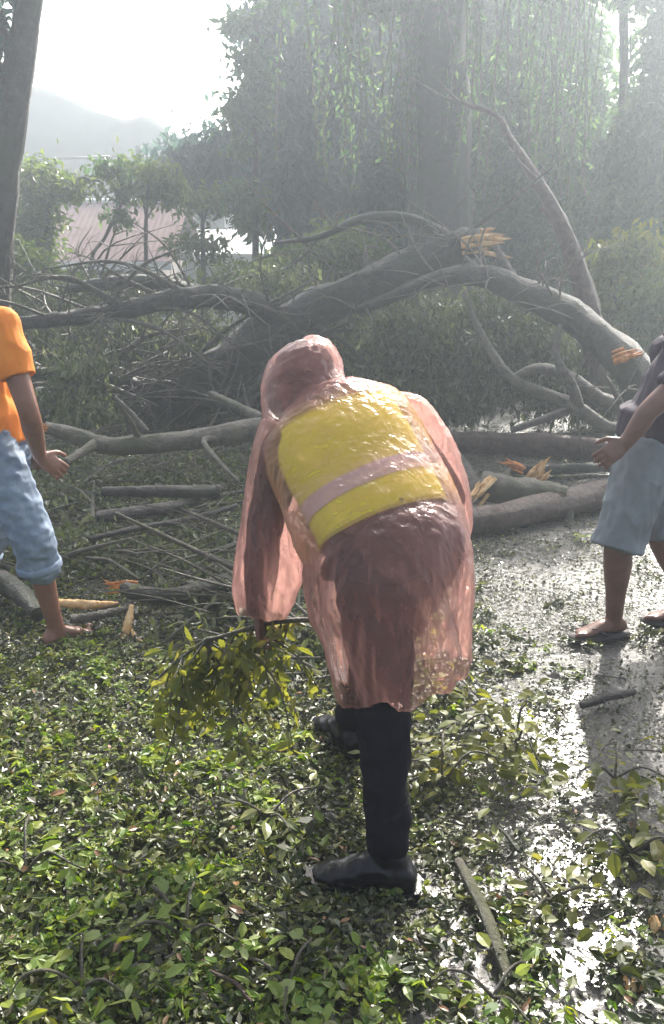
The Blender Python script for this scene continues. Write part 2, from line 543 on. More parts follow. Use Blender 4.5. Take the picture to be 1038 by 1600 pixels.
# ------------------------------------------------------------------ buildings, pole
def build_house():
    Y = 22.0
    a, b_ = P(60, 316, Y + 3), P(262, 322, Y + 3)        # ridge
    e0, e1 = P(40, 408, Y), P(262, 414, Y)               # eave
    root = thing('house', 'low house with faded pink sheet roof and white eave board behind the saplings', 'house', (e0.x, Y, gz(0, Y)))
    zr, ze = a.z, e0.z
    x0, x1 = e0.x - 3.0, e1.x + .1
    mb = MB(); mb.box((x0 + .3, Y + .35, gz(0, Y) - .3), (x1 - .3, Y + 5.6, ze))
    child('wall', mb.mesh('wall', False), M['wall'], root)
    # corrugated roof, two slopes, pitched sheets with thickness
    mb = MB()
    n = 90
    for side in (0, 1):
        ye, yr = (Y, Y + 3) if side == 0 else (Y + 6, Y + 3)
        rows = []
        for i in range(n + 1):
            x = x0 + (x1 - x0) * i / n
            dz = .006 if i % 2 else -.006
            rows.append([(x, ye, ze + dz), (x, yr, zr + dz), (x, yr, zr + dz - .03), (x, ye, ze + dz - .03)])
        mb.loft(rows)
    rf = child('roof', mb.mesh('roof', False), M['roof'], root)
    mb = MB(); mb.tube([(x0, Y + 3, zr + .03), (x1, Y + 3, zr + .03)], .06, 8)
    child('ridge_cap', mb.mesh('ridge_cap'), M['white'], root)
    mb = MB(); mb.box((x0, Y - .06, ze - .2), (x1, Y - .035, ze - .01))
    child('eave_board', mb.mesh('eave_board', False), M['white'], root)
    for k in range(3):
        wx = x0 + 1.4 + k * 1.9
        mb = MB()
        z0, z1 = ze - 1.35, ze - .45
        for q in ((wx, wx + .06), (wx + .47, wx + .53), (wx + .94, wx + 1.0)):
            mb.box((q[0], Y + .3, z0), (q[1], Y + .346, z1))
        mb.box((wx + .062, Y + .303, z1 - .06), (wx + .938, Y + .343, z1 - .003))
        mb.box((wx + .062, Y + .303, z0 + .003), (wx + .938, Y + .343, z0 + .06))
        wn = child('window', mb.mesh('window', False), M['white'], root)
        mb = MB(); mb.box((wx + .02, Y + .32, z0 + .02), (wx + .98, Y + .335, z1 - .02))
        me = mb.mesh('pane', False); me.transform(Matrix.Translation(-Vector(root.location)))
        link('pane', me, M['glass'], wn)
build_house()

def build_shed():
    Y = 26.0
    e0, e1 = P(262, 400, Y), P(440, 398, Y)
    r0 = P(262, 362, Y + 2.2)
    ze, zr = e0.z, r0.z
    root = thing('shed', 'pale shed with white roof edge right of the pink roofed house', 'shed', (e0.x, Y, gz(0, Y)))
    x0, x1 = e0.x, e1.x
    mb = MB(); mb.box((x0 + .2, Y + .25, gz(0, Y) - .3), (x1 - .2, Y + 4.2, ze))
    child('wall', mb.mesh('wall', False), M['white'], root)
    mb = MB()
    mb.loft([[(x0, Y, ze), (x0, Y + 2.2, zr), (x0, Y + 2.2, zr + .06), (x0, Y, ze + .06)], [(x1, Y, ze), (x1, Y + 2.2, zr), (x1, Y + 2.2, zr + .06), (x1, Y, ze + .06)]])
    mb.loft([[(x0, Y + 4.4, ze), (x0, Y + 2.25, zr), (x0, Y + 2.25, zr + .06), (x0, Y + 4.4, ze + .06)], [(x1, Y + 4.4, ze), (x1, Y + 2.25, zr), (x1, Y + 2.25, zr + .06), (x1, Y + 4.4, ze + .06)]])
    child('roof', mb.mesh('roof', False), M['white'], root)
    mb = MB(); mb.box((x0 + .7, Y + .2, ze - 1.3), (x0 + 1.6, Y + .246, ze - .3))
    child('window', mb.mesh('window', False), M['glass'], root)
    # upper block seen beyond
    q0, q1 = P(352, 372, Y + 4.8), P(445, 318, Y + 4.8)
    root2 = thing('pale_building', 'pale plastered building beyond the shed, half hidden by hanging branches', 'building', (q0.x, Y + 4.8, gz(0, Y + 4.8)))
    mb = MB(); mb.box((q0.x, Y + 4.8, gz(0, Y) - .3), (q1.x, Y + 7.8, q1.z))
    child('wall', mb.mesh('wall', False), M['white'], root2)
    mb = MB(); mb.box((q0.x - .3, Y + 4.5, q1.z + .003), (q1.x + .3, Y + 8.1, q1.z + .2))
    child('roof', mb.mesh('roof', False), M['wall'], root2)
build_shed()

def build_pole():
    Y = 28.0
    t = P(217, 228, Y)
    b0 = Vector((t.x, Y, gz(t.x, Y)))
    root = thing('utility_pole', 'thin grey utility pole with crossarm rising above the saplings', 'utility pole', b0)
    mb = MB(); mb.tube([b0, t], [.14, .1], 10, 6)
    child('pole', mb.mesh('pole'), M['pole'], root)
    mb = MB(); mb.box((t.x - .9, Y - .17, t.z - .5), (t.x + .9, Y - .1, t.z - .4))
    child('crossarm', mb.mesh('crossarm', False), M['pole'], root)
    for k, dx in enumerate((-.8, .8)):
        mb = MB(); mb.tube([(t.x + dx, Y - .135, t.z - .4), (t.x + dx, Y - .135, t.z - .28)], [.035, .05], 8)
        child('insulator', mb.mesh('insulator'), M['white'], root)
    for k, (dx, txt) in enumerate(((-.8, 'upper'), (.8, 'lower'))):
        a = Vector((t.x + dx, Y - .135, t.z - .27))
        e = Vector((t.x + dx - 14, Y - 12, t.z - 1.0 + k * .3)); g = Vector((t.x + dx + 12, Y + 14, t.z + 1.4))
        mb = MB()
        for q in (e, g):
            mid = (a + q) / 2 - Vector((0, 0, .5))
            mb.tube([a, mid, q], .014, 5, 12)
        o = thing('power_line', f'{txt} black power line sagging from the utility pole crossarm', 'power line', a, 'power lines on the utility pole')
        me = mb.mesh('power_line'); me.transform(Matrix.Translation(-a)); o.parent = None
        o2 = bpy.data.objects.new('power_line', me)
        for key in ('label', 'category', 'group'):
            o2[key] = o[key]
        o2.location = a
        bpy.data.objects.remove(o)
        me.materials.append(M['wire'])
        C.objects.link(o2)
build_pole()

# ------------------------------------------------------------------ standing trees
def leaf_clumps(lobes, n_clumps, per, spread, ll, seed, droop=.5, shape='4', shell=.55, aspect=.42):
    """lobes: (centre, rx, ry, rz); leaves gathered into clumps through the lobes"""
    r = np.random.default_rng(seed)
    vol = np.array([l[1] * l[3] for l in lobes]); vol = vol / vol.sum()
    which = r.choice(len(lobes), n_clumps, p=vol)
    d = norm(r.normal(size=(n_clumps, 3)))
    rad = shell + (1 - shell) * r.random((n_clumps, 1)) ** .6
    rad *= np.where(r.random((n_clumps, 1)) < .3, r.random((n_clumps, 1)), 1)
    cen = np.array([tuple(l[0]) for l in lobes])[which]
    ext = np.array([[l[1], l[2], l[3]] for l in lobes])[which]
    c = cen + d * rad * ext * (1 + .25 * r.normal(size=(n_clumps, 1)))
    k = np.repeat(np.arange(n_clumps), per)
    N = len(k)
    cs = spread * (.6 + .8 * r.random((n_clumps, 1)))
    pos = c[k] + r.normal(size=(N, 3)) * cs[k] * np.array([1, 1, .7])
    di = r.normal(size=(N, 3)); di[:, 2] -= droop * 1.6
    up = r.normal(size=(N, 3)); up[:, 2] += 1.2
    L = ll * (.6 + .8 * r.random(N))
    return leaf_mesh('leaves', pos, di, up, L, L * aspect, shape), c

def make_tree(name, label, Y, trunk, lobes, clumps, per, spread, ll, leaf, bark='bark', seed=1, group=None, droop=.5, cat='tree', vines=0, vine_len=(1, 2.5), branch=True, depth=1.0, aspect=.42):
    """trunk: list of (px, py, radius px) bottom to top, lobes: (px, py, rx px, rz px), all at distance Y"""
    q = ppm(Y)
    b0 = P(trunk[0][0], trunk[0][1], Y)
    base = Vector((b0.x, Y, gz(b0.x, Y)))
    root = thing(name, label, cat, base, group)
    pts = [(base.x, base.y, base.z - .1)] if abs(b0.z - base.z) > .15 else []
    rad = [trunk[0][2] / q * 1.15] if pts else []
    for px, py, r in trunk:
        pts.append(tuple(P(px, py, Y))); rad.append(r / q)
    mb = MB()
    X = mb.tube(pts, rad, 14, 26, rough=.22, seed=seed * 3.1)
    child('trunk', mb.mesh('trunk'), M[bark], root)
    rnd = random.Random(seed)
    L3 = []
    for px, py, rx, rz in lobes:
        dy = rnd.uniform(-.7, .7) * rx / q * depth
        p = P(px, py, Y + dy)
        L3.append((p, rx / q, rx / q * .8 * depth, rz / q))
    if branch:
        for (p, a, b_, c) in L3:
            i = int(np.argmin([abs(x[2] - (p.z - .4)) + .3 * abs(x[0] - p.x) for x in X]))
            s = Vector(X[i]); mid = (s + p) / 2 + Vector((0, 0, .15 * (p - s).length)) + Vector([rnd.uniform(-.1, .1) * (p - s).length for _ in range(3)])
            mb = MB()
            rr = max(.018, min(rad[-1] * .8, .10))
            mb.tube([s, mid, p], [rr, rr * .7, rr * .25], 7, 12, rough=.15, seed=seed)
            for k in range(4):
                e = p + Vector((rnd.uniform(-a, a), rnd.uniform(-b_, b_), rnd.uniform(-c, c))) * .8
                mb.tube([mid.lerp(p, rnd.uniform(.2, .9)), (p + e) / 2 + Vector((0, 0, .1 * a)), e], [rr * .4, rr * .3, rr * .12], 5, 8)
            child('branch', mb.mesh('branch'), M[bark], root)
    me, cl = leaf_clumps(L3, clumps, per, spread * .78, ll * 1.3, seed, droop, aspect=aspect)
    child('crown', me, M[leaf], root, kind='stuff')
    if vines:
        r = np.random.default_rng(seed + 99)
        mb = MB(); Ps, Ds = [], []
        for k in range(vines):
            c = cl[r.integers(len(cl))]
            ln = r.uniform(*vine_len)
            pp = [np.array(c) + np.array([0, 0, -ln * t]) + np.array([.08 * math.sin(t * 4 + k), .05 * math.cos(t * 3 + k), 0]) for t in np.linspace(0, 1, 6)]
            mb.tube(pp, .012, 4, 6)
            m_ = int(ln * 26)
            tt = r.random(m_)
            Ps.append(np.array(c) + np.stack([.08 * np.sin(tt * 4 + k), .05 * np.cos(tt * 3 + k), -ln * tt], 1) + r.normal(size=(m_, 3)) * .04)
        child('vine', mb.mesh('vine'), M['bark_pale'], root, kind='stuff')
        Ps = np.vstack(Ps)
        D = r.normal(size=Ps.shape) * .6; D[:, 2] -= 1
        U = r.normal(size=Ps.shape)
        LL = ll * (.5 + .6 * r.random(len(Ps)))
        child('vine_leaf', leaf_mesh('vine_leaf', Ps, D, U, LL, LL * .4, '4'), M[leaf], root, kind='stuff')
    return root

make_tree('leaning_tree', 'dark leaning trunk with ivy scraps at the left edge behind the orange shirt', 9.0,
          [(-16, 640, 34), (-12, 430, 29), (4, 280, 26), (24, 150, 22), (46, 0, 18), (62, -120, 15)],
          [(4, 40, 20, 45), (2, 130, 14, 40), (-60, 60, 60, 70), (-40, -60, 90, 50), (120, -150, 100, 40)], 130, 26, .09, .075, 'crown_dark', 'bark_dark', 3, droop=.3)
# ivy and moss tufts on the leaning trunk come with its crown lobes
make_tree('giant_tree', 'massive dark trunk of the tallest tree with hanging vines, centre right', 14.0,
          [(692, 600, 66), (690, 400, 54), (686, 250, 50), (681, 100, 48), (678, 0, 47), (672, -220, 42)],
          [(560, -120, 130, 70), (720, -150, 140, 70), (860, -100, 120, 60), (640, -40, 60, 40)], 420, 60, .22, .12, 'crown', 'bark_dark', 4, vines=70, vine_len=(1.2, 3.4))
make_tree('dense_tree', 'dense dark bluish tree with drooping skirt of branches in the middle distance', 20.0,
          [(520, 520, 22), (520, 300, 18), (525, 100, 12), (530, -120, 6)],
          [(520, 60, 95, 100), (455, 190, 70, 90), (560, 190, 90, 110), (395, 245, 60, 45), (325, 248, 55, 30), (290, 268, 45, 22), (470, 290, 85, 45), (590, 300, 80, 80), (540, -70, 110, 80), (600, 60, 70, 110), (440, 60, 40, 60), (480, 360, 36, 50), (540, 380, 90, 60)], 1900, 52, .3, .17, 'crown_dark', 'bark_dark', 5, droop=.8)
make_tree('slender_tree', 'slender feathery tree with a thin straight trunk against the white sky', 17.0,
          [(400, 480, 6), (400, 300, 5), (401, 100, 4.5), (402, -30, 3)],
          [(372, 40, 22, 16), (388, 95, 22, 14), (374, 165, 22, 20), (384, 225, 22, 16), (376, 300, 26, 22), (428, 8, 24, 18), (404, 130, 14, 60), (392, 340, 20, 20)], 150, 20, .13, .12, 'crown', 'bark_dark', 6)
make_tree('broadleaf_tree', 'tall bushy tree with vine curtains right of the massive trunk', 19.0,
          [(840, 540, 16), (835, 300, 14), (830, 100, 10), (826, -100, 7)],
          [(810, 40, 85, 70), (850, 150, 80, 80), (800, 250, 80, 80), (900, 270, 70, 80), (860, 360, 100, 70), (760, 350, 80, 70), (890, 70, 30, 60), (740, 200, 35, 70), (740, 30, 60, 50)], 1350, 48, .28, .16, 'crown', 'bark', 7, vines=60, vine_len=(1, 3))
make_tree('slim_tree', 'slim pale trunked tree with patchy crown at the right edge against bright sky', 16.0,
          [(976, 560, 9), (975, 300, 8), (975, 100, 7), (973, -80, 6)],
          [(1020, 200, 45, 50), (955, 250, 50, 40), (1040, 70, 22, 80), (1020, 320, 55, 70), (960, 370, 60, 60), (1000, -20, 50, 18)], 430, 42, .24, .14, 'crown', 'bark', 8, vines=24, vine_len=(.8, 2))
make_tree('background_tree', 'hazy low crowned tree standing farthest back behind the massive trunk', 24.0,
          [(640, 500, 14), (640, 300, 11), (640, 120, 7)],
          [(640, 380, 110, 80), (760, 420, 110, 70), (880, 440, 110, 70), (980, 430, 90, 80), (700, 250, 90, 90), (620, 200, 80, 100), (800, 120, 90, 110), (700, 60, 90, 100), (1010, 250, 60, 90), (640, 480, 120, 50)], 1700, 48, .34, .2, 'crown', 'bark', 9)
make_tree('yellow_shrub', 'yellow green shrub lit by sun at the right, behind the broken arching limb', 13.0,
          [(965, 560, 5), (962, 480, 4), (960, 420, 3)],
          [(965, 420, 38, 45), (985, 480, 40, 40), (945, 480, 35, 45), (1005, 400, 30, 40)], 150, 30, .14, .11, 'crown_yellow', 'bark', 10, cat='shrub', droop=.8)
make_tree('leafy_shrub', 'broad green shrub under the yellow one at the right edge', 12.0,
          [(1000, 640, 6), (1000, 560, 4), (1000, 500, 3)],
          [(1000, 560, 60, 50), (930, 590, 60, 45), (860, 600, 60, 40), (1040, 500, 50, 60)], 240, 36, .16, .11, 'crown_light', 'bark', 11, cat='shrub', droop=.8)
make_tree('roadside_tree', 'pale green bushy tree beside the leaning trunk in front of the house', 15.0,
          [(70, 560, 8), (72, 440, 7), (76, 340, 6), (80, 280, 4)],
          [(60, 285, 36, 30), (105, 292, 40, 14), (60, 345, 24, 50), (44, 390, 28, 60), (150, 282, 24, 9)], 170, 24, .16, .11, 'crown_light', 'bark', 12)
make_tree('sapling', 'thin upright sapling with loose pale foliage in front of the pink roof', 16.0,
          [(228, 520, 4), (229, 440, 3.5), (228, 360, 3), (232, 280, 2)],
          [(240, 268, 32, 14), (262, 300, 20, 18), (228, 300, 12, 12), (205, 260, 20, 8)], 46, 20, .15, .11, 'crown_light', 'bark', 13)
make_tree('sapling', 'leaning bare stemmed sapling with a small tuft left of the upright one', 15.5,
          [(140, 430, 3), (165, 370, 2.6), (190, 320, 2.2), (206, 280, 1.6)],
          [(172, 264, 22, 14), (196, 300, 12, 14), (186, 335, 9, 14)], 36, 20, .12, .1, 'crown', 'bark', 14)
make_tree('garden_tree', 'round garden tree with gaps before the white edged shed', 18.0,
          [(318, 520, 5), (318, 420, 4), (316, 330, 3)],
          [(330, 315, 28, 18), (290, 380, 20, 16), (335, 392, 20, 18), (290, 308, 18, 12)], 52, 20, .18, .12, 'crown_light', 'bark', 15)
make_tree('hedge_shrub', 'grassy pale hedge along the drop below the dense dark tree', 14.0,
          [(450, 540, 5), (450, 470, 4), (450, 420, 3)],
          [(400, 448, 50, 16), (470, 430, 55, 28), (540, 405, 50, 36), (340, 460, 40, 12), (250, 466, 50, 8)], 280, 36, .17, .12, 'crown_light', 'bark', 16, cat='shrub', droop=-.2)
make_tree('low_bush', 'low leafy bush at the foot of the leaning trunk', 12.0,
          [(50, 580, 4), (50, 500, 3), (50, 460, 2)],
          [(40, 430, 40, 40), (90, 460, 50, 26), (10, 480, 40, 40)], 150, 32, .14, .1, 'crown_light', 'bark', 17, cat='shrub')

# ------------------------------------------------------------------ fallen tree and limbs
def wpath(pts):
    return [P(a, b_, y) for a, b_, y in pts]

def limb(root, name, pts, rads, bark='bark', n=46, sides=18, rough=.24, seed=0.0, q=None):
    """pts (px,py,Y), rads in px at that distance"""
    w_ = wpath(pts)
    r = [rr / ppm(p[2]) for rr, p in zip(rads, pts)]
    mb = MB()
    X = mb.tube(w_, r, sides, n, rough=rough, seed=seed)
    child(name, mb.mesh(name), M[bark], root)
    return X

def splinter(root, at, direc, r, length, mt='wood', n=9, seed=0):
    n = int(n * 2.4)
    rnd = random.Random(seed)
    d = direc.normalized()
    s = d.orthogonal().normalized(); u = d.cross(s)
    mb = MB()
    for k in range(n):
        a = rnd.uniform(0, 6.28); q = r * rnd.uniform(.0, .8)
        p = at + s * math.cos(a) * q + u * math.sin(a) * q
        ln = length * rnd.uniform(.1, 1) ** 1.3
        e = p + d * ln + s * rnd.gauss(0, .16) * ln + u * rnd.gauss(0, .16) * ln
        mb.tube([p - d * length * .5, p, p.lerp(e, .6), e], [r * .16, r * .2, r * .12, r * .015], 5, 8, rough=.5, seed=k)
    child('splinter', mb.mesh('splinter', False), M[mt], root)

def twigs(rnd, mb, X, n, ln, r0, upbias=.3):
    ends = []
    for k in range(n):
        i = rnd.randrange(len(X))
        p = Vector(X[i])
        d = Vector((rnd.gauss(0, 1), rnd.gauss(0, .7), rnd.gauss(upbias, .7))).normalized()
        L = ln * rnd.uniform(.4, 1)
        m1 = p + d * L * .5 + Vector((rnd.gauss(0, .08), rnd.gauss(0, .08), rnd.gauss(0, .08))) * L
        e = p + d * L + Vector((rnd.gauss(0, .18), rnd.gauss(0, .18), rnd.gauss(-.1, .18))) * L
        mb.tube([p, m1, e], [r0, r0 * .6, r0 * .2], 5, 8)
        ends += [m1, e]
        for _ in range(2):
            e2 = m1 + Vector((rnd.gauss(0, .35), rnd.gauss(0, .3), rnd.gauss(0, .3))) * L
            mb.tube([m1, (m1 + e2) / 2 + Vector((0, 0, .04)), e2], [r0 * .5, r0 * .3, r0 * .12], 4, 6)
            ends.append(e2)
    return ends

rnd = random.Random(21)
# 1 the great limb
base = G(285, 655)
T = thing('fallen_tree', 'great fallen tree whose thick limb slants up to a torn yellow end', 'fallen tree', (base.x, base.y, 0))
X1 = limb(T, 'trunk', [(250, 690, 9.6), (285, 630, 9.5), (350, 572, 9.3), (440, 510, 9.1), (540, 462, 8.9), (640, 418, 8.7), (720, 385, 8.6), (752, 377, 8.5)], [40, 38, 35, 31, 28, 27, 25, 21], 'bark', 40, 16, .28, 1)
splinter(T, P(748, 379, 8.5), P(790, 374, 8.45) - P(735, 382, 8.5), .13, .30, 'wood', 12, 4)
X2 = limb(T, 'branch', [(440, 505, 9.1), (400, 478, 9.0), (340, 464, 8.9), (270, 468, 8.8), (190, 486, 8.7), (110, 497, 8.6), (30, 506, 8.5)], [20, 19, 18, 16, 14, 12, 10], 'bark', 34, 12, .25, 2)
X3 = limb(T, 'branch', [(290, 625, 9.4), (245, 612, 9.2), (180, 598, 9.0), (110, 588, 8.8), (40, 580, 8.6)], [22, 19, 15, 12, 10], 'bark', 28, 12, .25, 3)
X4 = limb(T, 'branch', [(722, 388, 8.6), (680, 358, 8.7), (620, 338, 8.8), (560, 344, 8.9), (500, 370, 9.0), (430, 380, 9.2)], [10, 9, 8, 7, 5, 3], 'bark', 26, 9, .2, 4)
X5 = limb(T, 'branch', [(300, 610, 9.3), (330, 625, 8.9), (370, 640, 8.4), (415, 655, 8.0)], [16, 12, 9, 6], 'bark', 18, 9, .2, 5)
X6 = limb(T, 'branch', [(340, 470, 8.9), (300, 455, 9.2), (240, 440, 9.5), (170, 442, 9.8), (110, 450, 10.0)], [12, 12, 11, 10, 8], 'bark', 22, 9, .3, 6)
mb = MB()
for k in range(30):
    X = (X1, X2, X3, X5, X3, X2)[k % 6]
    p = Vector(X[rnd.randrange(4, len(X) - 3)])
    sgn = rnd.choice((-1, 1))
    L = rnd.uniform(.8, 2.0)
    d = Vector((sgn * rnd.uniform(.5, 1), rnd.uniform(-.5, .15), rnd.uniform(-.15, .55))).normalized()
    q1 = p + d * L * .5 + Vector((0, 0, rnd.uniform(-.05, .2)))
    q2 = q1 + (d + Vector((0, 0, rnd.uniform(-.7, .2)))).normalized() * L * .5
    q2.z = max(q2.z, .08)
    r0 = rnd.uniform(.016, .034)
    bm_ = MB(); XX = bm_.tube([p, q1, q2], [r0, r0 * .75, r0 * .3], 8, 18, rough=.25, seed=k)
    child('bough', bm_.mesh('bough'), M['bark_pale' if k % 3 else 'bark'], T)
    twigs(rnd, mb, XX, 6, .6, .008)
ends = []
for X, n in ((X2, 26), (X3, 22), (X1, 20), (X5, 14), (X4, 10), (X6, 14)):
    ends += twigs(rnd, mb, X, n, 1.1, .016)
child('twig', mb.mesh('twig'), M['bark_pale'], T, kind='stuff')
lob = []
for px, py, Y, rx, rz in ((110, 540, 10.4, 100, 50), (230, 545, 10.2, 90, 45), (340, 540, 10, 70, 40), (120, 640, 9.9, 90, 45), (170, 660, 9.9, 70, 35), (350, 640, 10.3, 60, 30), (420, 590, 10.3, 70, 60), (520, 560, 10, 80, 60), (100, 470, 11, 70, 25), (220, 465, 11, 60, 20), (520, 640, 9.6, 80, 40), (610, 560, 10.4, 90, 70), (620, 480, 10.8, 80, 50), (420, 450, 11, 60, 30), (120, 560, 8.4, 60, 16), (350, 700, 8.2, 50, 12), (150, 640, 8.4, 50, 18)):
    p = P(px, py, Y); q = ppm(Y)
    lob.append((p, rx / q, .5, rz / q))
me, _ = leaf_clumps(lob, 1500, 30, .11, .09, 31, .9, '4')
child('crown', me, M['fallen'], T, kind='stuff')

# 2 the arching limb
b2 = G(1010, 640)
T2 = thing('fallen_limb', 'arching broken limb with an orange torn patch where it reaches the right edge', 'fallen limb', (b2.x, b2.y, 0))
A1 = limb(T2, 'limb', [(560, 485, 8.5), (610, 465, 8.4), (670, 440, 8.2), (720, 429, 8.0), (770, 435, 7.8), (830, 462, 7.6), (890, 492, 7.4), (940, 530, 7.2), (985, 575, 7.0), (1010, 630, 6.9)], [7, 9, 12, 15, 19, 22, 24, 27, 29, 30], 'bark', 40, 14, .25, 8)
splinter(T2, P(977, 556, 6.93), Vector((.5, -.3, .25)), .07, .16, 'wood_orange', 9, 6)
limb(T2, 'branch', [(812, 452, 7.7), (795, 420, 7.8), (775, 385, 7.9)], [7, 6, 5], 'bark_pale', 10, 8, .2, 3)
limb(T2, 'branch', [(760, 432, 7.85), (742, 415, 7.9), (728, 402, 8.0)], [5, 4, 3], 'bark_pale', 8, 7, .2, 4)
mb = MB(); e2 = twigs(rnd, mb, A1, 26, .9, .012)
child('twig', mb.mesh('twig'), M['bark_pale'], T2, kind='stuff')
lob = []
for px, py, Y, rx, rz in ((640, 540, 8.9, 70, 60), (740, 530, 9.0, 80, 60), (820, 560, 9.0, 80, 50), (700, 610, 8.8, 90, 40), (600, 620, 8.7, 70, 40), (880, 600, 8.8, 60, 40), (800, 500, 9.2, 60, 40), (930, 600, 9, 50, 50)):
    p = P(px, py, Y); q = ppm(Y)
    lob.append((p, rx / q, .45, rz / q))
me, _ = leaf_clumps(lob, 1000, 30, .10, .085, 32, .9, '4')
child('crown', me, M['fallen'], T2, kind='stuff')

# 3 bare leaning branch
T3 = thing('bare_branch', 'tall bare reddish branch leaning up left from behind the arching limb', 'branch', tuple(P(935, 640, 8.6)))
B1 = limb(T3, 'branch', [(940, 640, 8.6), (922, 500, 8.6), (905, 430, 8.65), (880, 360, 8.7), (850, 300, 8.8), (800, 222, 8.9), (775, 180, 9.0), (720, 160, 9.1), (680, 120, 9.2)], [20, 19, 16, 13, 10, 6, 4.2, 2.6, 1.2], 'bark_red', 40, 10, .2, 9)
limb(T3, 'twig', [(880, 370, 8.7), (865, 350, 8.75), (845, 325, 8.8)], [7, 5, 3], 'bark_red', 8, 7, .1, 2)
limb(T3, 'twig', [(775, 180, 9.0), (745, 165, 9.1), (700, 155, 9.2), (640, 120, 9.3)], [4, 3, 2.5, 1.2], 'bark_pale', 14, 6, .1, 2)
limb(T3, 'twig', [(920, 470, 8.6), (945, 510, 8.5), (965, 530, 8.4)], [6, 5, 3], 'bark_pale', 8, 6, .1, 2)
for k, (x, y) in enumerate(((720, 230), (722, 280), (935, 200), (785, 95))):
    pass

# 4 forked grey branch at the right
T4 = thing('forked_branch', 'grey forked branch with two upright prongs lying under the arching limb', 'branch', tuple(G(935, 680)))
limb(T4, 'branch', [(985, 668, 7.2), (950, 668, 7.2), (905, 640, 7.2), (860, 618, 7.25), (800, 592, 7.3), (765, 545, 7.4), (742, 500, 7.5), (725, 455, 7.6)], [12, 12, 12, 10, 9, 7, 5, 3], 'bark_pale', 34, 10, .2, 2)
limb(T4, 'prong', [(905, 640, 7.2), (893, 600, 7.15), (872, 565, 7.15), (870, 535, 7.2), (876, 507, 7.25)], [10, 9, 7, 6, 4], 'bark_pale', 18, 9, .2, 3)
limb(T4, 'prong', [(800, 592, 7.3), (840, 575, 7.4), (890, 590, 7.5), (940, 625, 7.5), (990, 640, 7.5)], [6, 8, 11, 13, 14], 'bark_pale', 20, 9, .2, 4)
limb(T4, 'prong', [(890, 640, 7.2), (850, 655, 7.0), (800, 672, 6.9)], [8, 7, 5], 'bark', 12, 8, .2, 4)
limb(T4, 'prong', [(975, 640, 7.3), (960, 610, 7.3), (948, 590, 7.35)], [6, 5, 3], 'bark_pale', 8, 7, .2, 4)

def log(name, label, pts, rads, bark, seed=0, rough=.2, ends=None, group=None, cat='log', extra=()):
    b_ = wpath(pts)[0]
    t = thing(name, label, cat, (b_.x, b_.y, max(b_.z - .1, 0)), group)
    X = limb(t, 'trunk_piece', pts, rads, bark, 24, 12, rough, seed)
    for e in extra:
        limb(t, 'side_branch', e[0], e[1], bark, 12, 8, .2, seed + 1)
    if ends:
        for at, d, r, ln, mt in ends:
            splinter(t, at, d, r, ln, mt, 10, seed)
    return t, X

def on(pts, z):
    return [(a, b_, G(a, b_, z).y) for a, b_, _ in pts]

def at_z(px, py, z):
    return G(px, py, z)


L1, _ = log('log', 'long dark reddish log lying flat across the right behind the torn log', on([(690, 690, 7.6), (760, 690, 7.6), (860, 696, 7.5), (960, 704, 7.4), (1060, 708, 7.3)], 0.09), [15, 17, 18, 17, 16], 'bark_red', 11)
L2, _ = log('log', 'grey log with a pale torn end facing the raincoat, right of the sleeve', [(752, 758, 6.0), (790, 765, 5.95), (840, 770, 5.9), (885, 776, 5.85)], [24, 24, 22, 18], 'bark_pale', 12,
            ends=[(P(752, 762, 5.9), Vector((-.35, -.35, -.25)), .085, .17, 'wood')],
            extra=[([(880, 778, 5.85), (888, 795, 5.8), (890, 820, 5.75)], [9, 8, 7])])
L3, _ = log('log', 'thick reddish trunk piece on the wet ground at the far right, under the torn log', on([(720, 815, 5.75), (780, 808, 5.8), (860, 790, 5.9), (930, 775, 6.0), (1000, 765, 6.1)], 0.09), [22, 24, 25, 24, 22], 'bark_red', 13)
L4, _ = log('log', 'dark bent log piece resting against the torn log beside the pink sleeve', [(690, 690, 6.9), (715, 720, 6.5), (735, 760, 6.2), (742, 810, 6.0)], [9, 13, 17, 20], 'bark', 14)
L5, _ = log('log', 'thin dark log lying along the ground behind the grey shorts', on([(800, 735, 6.7), (880, 733, 6.65), (980, 728, 6.6)], 0.06), [8, 9, 9], 'bark_dark', 15)
mb = MB()
T5 = thing('bark_slab', 'torn orange wood chunk standing behind the grey log', 'wood chunk', tuple(P(840, 740, 6.3)))
splinter(T5, P(835, 745, 6.3), Vector((.3, -.2, .5)), .09, .16, 'wood', 9, 3)
T5 = thing('bark_slab', 'smaller brown wood chunk left of the standing orange one', 'wood chunk', tuple(P(800, 720, 6.4)))
splinter(T5, P(805, 728, 6.4), Vector((-.4, -.2, .2)), .05, .14, 'wood_orange', 7, 5)
L6, X6b = log('log', 'sunlit pale log lying level from the orange shirted man to the raincoat', [(72, 668, 6.3), (120, 682, 6.25), (170, 697, 6.2), (240, 693, 6.2), (320, 684, 6.3), (410, 668, 6.5), (470, 655, 6.7)], [10, 14, 15, 16, 17, 18, 17], 'bark_pale', 16,
              ends=[(P(76, 668, 6.28), Vector((-.7, -.2, .12)), .045, .1, 'wood_orange')],
              extra=[([(150, 692, 6.2), (120, 712, 5.9), (100, 722, 5.6)], [9, 7, 6]), ([(220, 690, 6.2), (205, 660, 6.15), (180, 620, 6.1)], [6, 5, 3]), ([(340, 684, 6.3), (318, 690, 6.1), (350, 730, 5.8), (372, 752, 5.7)], [5, 5, 4, 3])])
L7, _ = log('stick', 'weathered grey stick, upper of the stack of sticks left of the raincoat', on([(160, 768, 5.7), (240, 768, 5.75), (345, 768, 5.8)], 0.3), [8, 10, 11], 'bark', 17, cat='stick', group='sticks in the brush')
